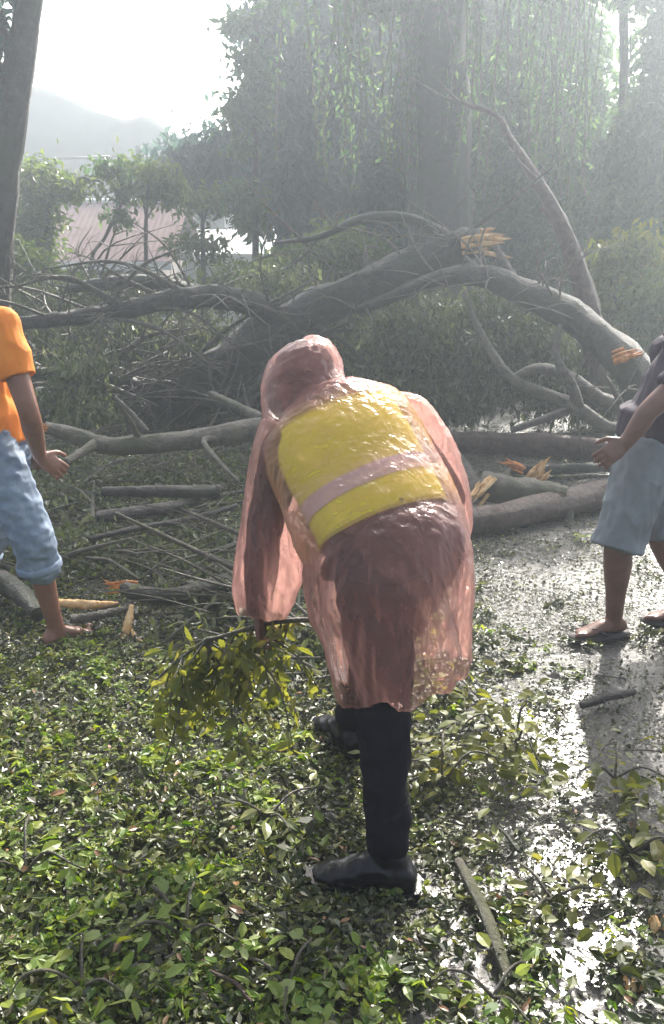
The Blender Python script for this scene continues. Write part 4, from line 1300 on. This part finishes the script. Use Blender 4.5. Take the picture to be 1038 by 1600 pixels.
# ---- man in maroon, right edge, facing left; his left side is towards us
def right_man():
    ank = P(958, 984, 3.86); ank.z = .10
    root = thing('person', 'man in dark maroon shirt and grey blue shorts reaching down at the right edge', 'person', (ank.x, ank.y, 0))
    hipL = P(1016, 690, 3.86); kneeL = P(968, 845, 3.8)
    hipR = hipL + Vector((.02, .18, 0)); kneeR = hipR + Vector((.12, .04, -.43)); ankR = P(1075, 975, 4.0); ankR.z = .1
    pel = (hipL + hipR) / 2 + Vector((.02, 0, .06))
    shL = P(1100, 566, 3.7); shR = shL + Vector((-.02, .36, 0))
    chest = (shL + shR) / 2 + Vector((.0, 0, -.09))
    neck = (shL + shR) / 2 + Vector((-.03, -.02, .07))
    hd = P(1078, 492, 3.84)
    elL = P(1016, 640, 3.66); wrL = P(980, 690, 3.66)
    elR = shR + Vector((.12, .04, -.27)); wrR = elR + Vector((-.05, .02, -.25))
    fwd = Vector((-1, .05, 0)); side = Vector((0, 1, 0))
    mb = MB()
    oval_loft(mb, [(pel - Vector((0, 0, .08)), .15, .1, fwd), (pel + Vector((0, 0, .04)), .155, .105, fwd), (pel.lerp(chest, .45), .135, .095, fwd), (pel.lerp(chest, .8), .16, .11, fwd), (chest + Vector((0, 0, .04)), .17, .105, fwd), (neck - Vector((-.02, 0, .05)), .1, .07, fwd)], side)
    chain(mb, [neck + Vector((.02, 0, -.06)), neck, neck.lerp(hd, .6)], [.065, .058, .055])
    head(mb, hd, (-.93, 0, -.36), (-.3, 0, 1))
    chain(mb, [shL, shL.lerp(elL, .5), elL, elL.lerp(wrL, .4), wrL], [.058, .052, .043, .042, .03])
    chain(mb, [shR, shR.lerp(elR, .5), elR, elR.lerp(wrR, .4), wrR], [.058, .052, .043, .042, .03])
    hand(mb, wrL, P(950, 712, 3.66) - wrL, (.3, .9, -.2), (-.8, .3, .3), .5, 1.0, .05)
    hand(mb, wrR, (-.7, -.1, -.7), (.3, -.9, 0), (-.8, -.3, .3), .5, 1.0)
    chain(mb, [hipL, hipL.lerp(kneeL, .5), kneeL, kneeL.lerp(ank, .3), kneeL.lerp(ank, .65), ank], [.09, .082, .06, .062, .046, .037])
    chain(mb, [hipR, hipR.lerp(kneeR, .5), kneeR, kneeR.lerp(ankR, .3), kneeR.lerp(ankR, .65), ankR], [.09, .082, .06, .062, .046, .037])
    fd = P(890, 1003, 3.80) - P(958, 1003, 3.86)
    foot(mb, ank, fd, 1.0, sole_z=.026); foot(mb, ankR, (-.95, .1, 0), 1.0, sole_z=.026)
    child('body', solid(mb, 'body', .0055, 3), M['skin_dark'], root)
    eyes(root, None, hd, (-.93, 0, -.36), (-.3, 0, 1)); hair(root, hd, (-.93, 0, -.36), (-.3, 0, 1))
    mb = MB()
    oval_loft(mb, [(pel + Vector((0, 0, -.05)), .185, .135, fwd), (pel + Vector((0, 0, .06)), .178, .13, fwd), (pel.lerp(chest, .45), .165, .125, fwd), (pel.lerp(chest, .8), .18, .13, fwd), (chest + Vector((0, 0, .05)), .187, .12, fwd), (neck + Vector((.02, 0, -.035)), .11, .08, fwd), (neck, .072, .066, fwd)], side)
    for sh, el in ((shL, elL), (shR, elR)):
        chain(mb, [sh + Vector((0, 0, .01)), sh.lerp(el, .25)], [.074, .075]); mb.tube([sh, sh.lerp(el, .3), sh.lerp(el, .62)], [.068, .075, .073], 18, 14)
    child('t_shirt', solid(mb, 't_shirt', .006, 2, .011, 9, (1, 1, .6)), M['maroon'], root)
    mb = MB()
    oval_loft(mb, [(pel + Vector((0, 0, .02)), .168, .118, fwd), (pel - Vector((0, 0, .05)), .175, .125, fwd), (pel - Vector((0, 0, .14)), .17, .125, fwd)], side)
    for hp, kn in ((hipL, kneeL), (hipR, kneeR)):
        mb.tube([hp, hp.lerp(kn, .5), hp.lerp(kn, .8), hp.lerp(kn, .97), hp.lerp(kn, 1.07)], [.118, .112, .106, .104, .108], 20, 26)
    child('shorts', solid(mb, 'shorts', .006, 2, .012, 15, (1, 1, .45)), M['shorts'], root)
    for an, d in ((ank, fd), (ankR, Vector((-.95, .1, 0)))):
        d = unit((d.x, d.y, 0)); s_ = Vector((d.y, -d.x, 0)); g = Vector((an.x, an.y, 0))
        rings = []
        for u, hw in ((-.078, .018), (-.07, .032), (-.03, .04), (.05, .041), (.12, .05), (.18, .047), (.205, .03), (.213, .012)):
            c = g + d * u
            rings.append([c + s_ * hw + Vector((0, 0, .002)), c - s_ * hw + Vector((0, 0, .002)), c - s_ * hw + Vector((0, 0, .027)), c + s_ * hw + Vector((0, 0, .027))])
        mb = MB(); mb.loft(rings)
        sn = child('sandal', mb.mesh('sandal'), M['sandal'], root)
        mb = MB()
        for q in (-1, 1):
            mb.tube([g + d * .135 + Vector((0, 0, .03)), g + d * .11 + s_ * q * .025 + Vector((0, 0, .062)), g + d * .05 + s_ * q * .042 + Vector((0, 0, .03))], [.006, .008, .007], 7, 10)
        me = mb.mesh('strap'); me.transform(Matrix.Translation(-Vector(root.location)))
        link('strap', me, M['sandal'], sn)
right_man()

# ---- the worker in the pink raincoat
def ring_interp(rows, n):
    """rows: (L (px,py,Y), R (px,py,Y), back bulge, front bulge) -> dense (Lvec, Rvec, back, front)"""
    A = [tuple(P(*l)) + tuple(P(*r)) + (b_, f_) for l, r, b_, f_ in rows]
    D = crom(A, n)
    return [(Vector(d[0:3]), Vector(d[3:6]), d[6], d[7]) for d in D]

def shell_rings(rows, n, m, scale=1.0, fold=None, grow=0.0, wr=0.0, seed=0, a0=0.0):
    D = ring_interp(rows, n)
    cs = [(l + r) / 2 for l, r, _, _ in D]
    out = []
    for i, (l, r, bb, ff) in enumerate(D):
        t = (cs[min(i + 1, n - 1)] - cs[max(i - 1, 0)]).normalized()
        h = (r - l) / 2
        nrm = h.cross(t).normalized()
        if nrm.y > 0:
            nrm = -nrm
        u = i / (n - 1)
        ring = []
        for j in range(m):
            a = 2 * math.pi * j / m + a0
            ca, sa = math.cos(a), math.sin(a)
            k = scale
            if fold:
                k += fold(u, a)
            bulge = (bb if sa > 0 else ff)
            hv = h * ca * (k + grow / max(h.length, .01))
            p = cs[i] + hv + nrm * sa * (bulge * k + grow)
            if wr:
                q = Vector((p.x * 9, p.y * 9, p.z * 6)) + Vector((seed, 0, 0))
                w_ = 1 - 2 * abs(mnoise.noise(q)); w2 = mnoise.noise(q * 2.6)
                dirn = (h.normalized() * ca + nrm * sa)
                p += dirn * wr * (w_ * .7 + w2 * .5)
            ring.append(p)
        out.append(ring)
    return out

TORSO = [((462, 640, 2.60), (552, 604, 2.68), .050, .05),
         ((428, 686, 2.50), (612, 622, 2.68), .075, .10),
         ((432, 730, 2.44), (636, 656, 2.64), .10, .12),
         ((462, 785, 2.37), (664, 710, 2.58), .112, .13),
         ((492, 838, 2.30), (694, 774, 2.50), .128, .14),
         ((506, 875, 2.26), (708, 830, 2.44), .145, .15),
         ((492, 905, 2.24), (706, 884, 2.42), .150, .16)]
SKIRT = [((497, 940, 2.19), (722, 920, 2.40), .165, .17),
         ((516, 1000, 2.16), (720, 975, 2.40), .150, .17),
         ((534, 1060, 2.13), (719, 1020, 2.40), .140, .17),
         ((550, 1108, 2.12), (718, 1047, 2.40), .130, .16)]

def worker():
    ankL = P(607, 1338, 2.14); ankL.z = .11
    root = thing('person', 'stooping worker in pink see-through raincoat over yellow vest, seen from behind', 'person', (ankL.x, ankL.y, 0))
    # joints
    hipL = P(582, 850, 2.38); kneeL = P(599, 1095, 2.20)
    hipR = P(668, 848, 2.50); kneeR = P(588, 1030, 2.78); ankR = G(545, 1175); ankR.z = .11
    neck = P(500, 628, 2.66); hd = P(474, 604, 2.75)
    shL = P(442, 700, 2.52); elL = P(412, 835, 2.50); wrL = P(404, 950, 2.46)
    shR = P(618, 655, 2.68); elR = P(700, 775, 2.62); wrR = P(640, 880, 2.66)
    fdir = unit((-.62, .72, -.32))
    mb = MB()
    mb.loft(shell_rings(TORSO, 30, 24, .86))
    chain(mb, [P(520, 650, 2.62), neck, neck.lerp(hd, .6)], [.075, .06, .055])
    head(mb, hd, fdir, (-.35, .3, .85))
    chain(mb, [shL, shL.lerp(elL, .5), elL, elL.lerp(wrL, .4), wrL], [.056, .05, .041, .04, .029])
    chain(mb, [shR, shR.lerp(elR, .5), elR, elR.lerp(wrR, .4), wrR], [.056, .05, .041, .04, .029])
    hand(mb, wrL, P(407, 985, 2.45) - wrL, (.8, .3, .1), (.1, .9, -.1), .95, .95)
    hand(mb, wrR, (-.4, .4, -.7), (-.8, -.3, .1), (.1, -.9, -.1), .6, .95)
    chain(mb, [hipL, hipL.lerp(kneeL, .5), kneeL, kneeL.lerp(ankL, .4), ankL], [.095, .08, .056, .045, .034])
    chain(mb, [hipR, hipR.lerp(kneeR, .5), kneeR, kneeR.lerp(ankR, .4), ankR], [.095, .08, .056, .045, .034])
    child('body', solid(mb, 'body', .006, 3), M['skin_dark'], root)
    eyes(root, None, hd, fdir, (-.35, .3, .85)); hair(root, hd, fdir, (-.35, .3, .85))
    # dark long sleeved shirt (arms)
    mb = MB()
    mb.loft(shell_rings(TORSO, 30, 24, .885))
    for a, b_, c in ((shL, elL, wrL), (shR, elR, wrR)):
        chain(mb, [a, a.lerp(b_, .5), b_, b_.lerp(c, .5), b_.lerp(c, .93)], [.056, .054, .049, .046, .04])
    child('shirt', solid(mb, 'shirt', .008, 3, .005, 12), M['darkshirt'], root)
    # trousers
    mb = MB()
    D = ring_interp(TORSO, 30)
    mb.loft(shell_rings(TORSO, 30, 24, .89)[19:])
    for hp, kn, an in ((hipL, kneeL, ankL), (hipR, kneeR, ankR)):
        chain(mb, [hp, hp.lerp(kn, .5), kn, kn.lerp(an, .4), kn.lerp(an, .9)], [.112, .095, .073, .06, .053])
    mb.ellipsoid(P(580, 868, 2.37), ((.11, 0, 0), (0, .11, 0), (0, 0, .13)))
    mb.ellipsoid(P(668, 860, 2.50), ((.10, 0, 0), (0, .10, 0), (0, 0, .12)))
    child('trousers', solid(mb, 'trousers', .007, 3, .010, 12, (1, 1, .9)), M['trousers'], root)
    # boots
    for an, fd in ((ankL, Vector((-.97, .12, 0))), (ankR, Vector((-.5, .85, 0)))):
        d = unit(fd); s_ = Vector((d.y, -d.x, 0)); g = Vector((an.x, an.y, 0))
        mb = MB()
        rings = []
        for u, hw, h1 in ((-.075, .02, .055), (-.068, .034, .085), (-.045, .041, .115), (0, .043, .13), (.04, .042, .125), (.08, .043, .098), (.12, .046, .076), (.16, .045, .064), (.19, .036, .052), (.205, .018, .04)):
            c = g + d * u + Vector((0, 0, .02 + (h1 - .02) / 2))
            rings.append([c + s_ * math.cos(a) * hw + Vector((0, 0, 1)) * (h1 - .02) / 2 * math.copysign(abs(math.sin(a)) ** .7, math.sin(a)) for a in np.linspace(0, 2 * math.pi, 20, endpoint=False)])
        mb.loft(rings)
        kn = kneeL if an is ankL else kneeR
        dv = (kn - an)
        mb.tube([an - Vector((0, 0, .05)), an + dv * .1, an + dv * .3, an + dv * .42], [.046, .046, .052, .057], 18, 14, ends=True)
        bt = child('boot', solid(mb, 'boot', .005, 2, .006, 16, (1, 1, 1.6)), M['boot'], root)
        mb = MB(); rings = []
        for u, hw in ((-.09, .024), (-.083, .042), (-.05, .052), (-.005, .052), (.002, .05), (.06, .047), (.12, .055), (.165, .054), (.2, .042), (.222, .016)):
            c = g + d * u
            z0 = .003 if (u < .0 or u > .05) else .006
            up_ = .03 if u < .15 else .03 + (u - .15) * .15
            rings.append([c + s_ * hw + Vector((0, 0, z0)), c - s_ * hw + Vector((0, 0, z0)), c - s_ * hw + Vector((0, 0, up_)), c + s_ * hw + Vector((0, 0, up_))])
        mb.loft(rings)
        me = mb.mesh('sole', False); me.transform(Matrix.Translation(-Vector(root.location)))
        link('sole', me, M['boot'], bt)
    # vest under the coat: yellow cloth and grey reflective band
    NR = 60
    rings = shell_rings(TORSO, NR, 56, .945, wr=.004, seed=3)
    def sub(i0, i1, name, mt, grow=0.0):
        mb = MB()
        rr = rings[i0:i1]
        if grow:
            rr = []
            for rg in rings[i0:i1]:
                c = sum(rg, Vector()) / len(rg)
                rr.append([p + (p - c).normalized() * grow for p in rg])
        mb.loft(rr, cap=False)
        return child(name, mb.mesh(name), M[mt], root)
    sub(8, 44, 'vest', 'vest')
    sub(31, 36, 'reflective_band', 'band', .004)
    sub(42, 44, 'vest_binding', 'binding', .003)
    sub(8, 10, 'vest_binding', 'binding', .003)
    # shoulder band, left side, running down from the shoulder
    mb = MB()
    cols = []
    for i in range(9, 31):
        rg = rings[i]
        c = sum(rg, Vector()) / len(rg)
        cols.append([p + (p - c).normalized() * .0045 for p in (rg[19], rg[20], rg[21])])
    mb.loft(cols, cap=False, closed=False)
    # coat: body, sleeves and hood as one continuous thin film
    SK = [((508, 830, 2.34), (716, 800, 2.50), 0.135, .12),
          ((486, 872, 2.25), (716, 848, 2.46), 0.200, .16),
          ((490, 915, 2.21), (712, 895, 2.43), 0.215, .17),
          ((500, 960, 2.18), (708, 940, 2.41), 0.207, .17),
          ((528, 1010, 2.15), (697, 975, 2.40), 0.193, .17),
          ((546, 1060, 2.13), (692, 1004, 2.40), 0.180, .17),
          ((560, 1104, 2.12), (690, 1022, 2.40), 0.170, .16)]
    SL = [((410, 656, 2.56), (484, 716, 2.54), .085, .085), ((396, 706, 2.53), (470, 742, 2.51), .07, .07), ((388, 765, 2.52), (462, 778, 2.50), .068, .068), ((380, 820, 2.50), (462, 826, 2.48), .068, .068), ((371, 880, 2.48), (474, 880, 2.47), .07, .075), ((368, 920, 2.47), (464, 922, 2.46), .065, .07), ((374, 954, 2.46), (442, 966, 2.45), .05, .055)]
    SR = [((588, 640, 2.64), (632, 622, 2.72), .055, .06), ((612, 672, 2.62), (664, 640, 2.72), .07, .075), ((650, 730, 2.60), (704, 700, 2.68), .07, .075), ((674, 790, 2.56), (726, 776, 2.64), .06, .07), ((668, 840, 2.56), (724, 838, 2.66), .055, .07), ((640, 890, 2.60), (700, 890, 2.70), .055, .06)]
    HO = [((446, 700, 2.54), (560, 628, 2.66), .07, .06), ((422, 672, 2.58), (546, 610, 2.68), .08, .10), ((413, 640, 2.64), (537, 596, 2.72), .10, .13), ((412, 605, 2.70), (533, 574, 2.76), .115, .14), ((420, 572, 2.73), (525, 552, 2.78), .105, .13), ((442, 548, 2.75), (514, 538, 2.79), .078, .09), ((472, 536, 2.77), (503, 531, 2.79), .04, .05), ((482, 529, 2.78), (497, 526, 2.78), .012, .015)]
    def fold(u, a):
        g_ = u ** .8
        return g_ * (.05 * math.sin(7 * a + 1.0 + u * 2) + .03 * math.sin(11 * a + 4 - u * 3) + .018 * math.sin(17 * a + 2)) + .01 * math.sin(5 * a + u * 9)
    sf = lambda u, a: u * (.05 * math.sin(5 * a + 1) + .03 * math.sin(8 * a + u * 6))
    mb = MB()
    CT = list(TORSO)
    CT[3] = ((456, 788, 2.36),) + TORSO[3][1:]
    CT[4] = ((476, 838, 2.28), (694, 774, 2.50)) + TORSO[4][2:]
    CT[5] = ((492, 872, 2.26), (706, 830, 2.44)) + TORSO[5][2:]
    CT[6] = ((502, 905, 2.25), (702, 884, 2.42)) + TORSO[6][2:]
    mb.loft(shell_rings(CT, 40, 72, 1.02, grow=.016))
    sk = shell_rings(SK, 60, 120, 1.0, fold)
    for j in range(120):
        a = 2 * math.pi * j / 120
        for k in range(12):
            sk[59 - k][j] = sk[59 - k][j] + Vector((0, 0, (.010 * math.sin(5 * a) + .008 * math.sin(9 * a + 2)) * (12 - k) / 12))
    mb.loft(sk)
    sl = shell_rings(SL, 40, 56, 1.0, sf); mb.loft(sl)
    sr = shell_rings(SR, 40, 56, 1.0, sf); mb.loft(sr)
    mb.loft(shell_rings(HO, 40, 56, 1.0, lambda u, a: .02 * math.sin(4 * a + u * 5)))
    me = solid(mb, 'raincoat', .0048, 10)
    # creases: long hanging ones in the skirt and sleeves, crumpled ones over the back
    waist = P(610, 830, 2.35).z
    nrm = [v.normal.copy() for v in me.vertices]
    def ridge(q):
        return 1 - 2 * abs(mnoise.noise(q))
    for v, nn in zip(me.vertices, nrm):
        c = v.co
        k = min(max((waist + .05 - c.z) / .12, 0), 1)
        arm = 1.0 if c.x < P(470, 800, 2.5).x and c.z < 1.12 else 0.0
        k = max(k, arm * .8)
        h = Vector((c.x * 20, c.y * 20, c.z * 3.2))
        b1 = ridge(h) * .7 + ridge(h * 2.3 + Vector((3, 1, 7))) * .5 + ridge(Vector((c.x * 60 + c.z * 30, c.y * 60, c.z * 22))) * .16
        q = Vector((c.x * 9 + c.z * 6, c.y * 8, c.z * 15 - c.x * 9))
        b2 = ridge(q) * .6 + ridge(q * 2.4 + Vector((9, 2, 4))) * .45 + ridge(q * 5) * .12
        v.co = c + nn * (k * b1 * .0078 + (1 - k) * (b2 * .004 + .003))
    # open it: hem, cuff, face
    hemc = [Vector(p) for p in sk[59]]
    hc = sum(hemc, Vector()) / len(hemc)
    hn = ((hemc[30] - hc).cross(hemc[0] - hc)).normalized()
    if hn.z > 0:
        hn = -hn
    cuff = [(sum(r_[39], Vector()) / len(r_[39]), (sum(r_[39], Vector()) - sum(r_[36], Vector())).normalized()) for r_ in (sl,)]
    fo = hd + fdir * .10
    bm = bmesh.new(); bm.from_mesh(me)
    kill = []
    for f in bm.faces:
        c = f.calc_center_median()
        d_ = (c - hc).dot(hn)
        if d_ > -.03 and f.normal.dot(hn) > .75 and c.z < hc.z + .09:
            kill.append(f); continue
        if any((c - a).length < .075 and (c - a).dot(n_) > -.02 and f.normal.dot(n_) > .7 for a, n_ in cuff):
            kill.append(f); continue
        if (c - fo).length < .095 and (c - hd).dot(fdir) > .04:
            kill.append(f)
    bmesh.ops.delete(bm, geom=kill, context='FACES')
    bm.to_mesh(me); bm.free()
    for p in me.polygons:
        p.use_smooth = True
    me.materials.clear()
    child('raincoat', me, M['plastic'], root)
    # held leafy branch
    hb = P(404, 974, 2.45)
    t = thing('held_branch', 'thin bent leafy branch gripped in the stooping worker\'s left hand', 'branch', hb)
    pts = wpath([(214, 1094, 2.50), (262, 1046, 2.48), (318, 1003, 2.46), (340, 996, 2.46), (404, 978, 2.455), (440, 971, 2.45), (500, 970, 2.42), (540, 990, 2.45)])
    mb = MB(); mb.tube(pts, [.002, .004, .0055, .006, .008, .0085, .009, .009], 8, 50, rough=.2)
    child('stem', mb.mesh('stem'), M['bark_pale'], t)
    r = random.Random(44)
    mb = MB(); PP, DD = [], []
    for k in range(30):
        X = crom([tuple(p) for p in pts], 60)
        p = Vector(X[r.randrange(12, 52)])
        e = p + Vector((r.gauss(.02, .09), r.gauss(.05, .12), -r.uniform(.10, .32)))
        m_ = (p + e) / 2 + Vector((r.gauss(0, .03), r.gauss(0, .03), .03))
        mb.tube([p, m_, e], [.004, .003, .0015], 5, 8)
        for _ in range(22):
            u = r.uniform(.2, 1)
            q = p.lerp(m_, min(u * 2, 1)) if u < .5 else m_.lerp(e, u * 2 - 1)
            PP.append(q + Vector((r.gauss(0, .02), r.gauss(0, .02), r.gauss(0, .02)))); DD.append((r.gauss(0, 1), r.gauss(0, 1), -1))
    child('side_twig', mb.mesh('side_twig'), M['bark_pale'], t)
    PP = np.array([tuple(p) for p in PP]); DD = np.array(DD)
    LL = .035 + .03 * rng.random(len(PP))
    big = np.argsort(-LL)
    # largest leaves singly, rest together
    for i in big[:110]:
        me = leaf_mesh('leaf', PP[i:i + 1], DD[i:i + 1], rng.normal(size=(1, 3)) + np.array([[0, 0, .6]]), [LL[i]], [LL[i] * .5], '8')
        child('leaf', me, M['olive'], t)
    rest = big[110:]
    child('small_leaves', leaf_mesh('small_leaves', PP[rest], DD[rest], rng.normal(size=(len(rest), 3)), LL[rest], LL[rest] * .5, '8'), M['olive'], t, kind='stuff')
worker()
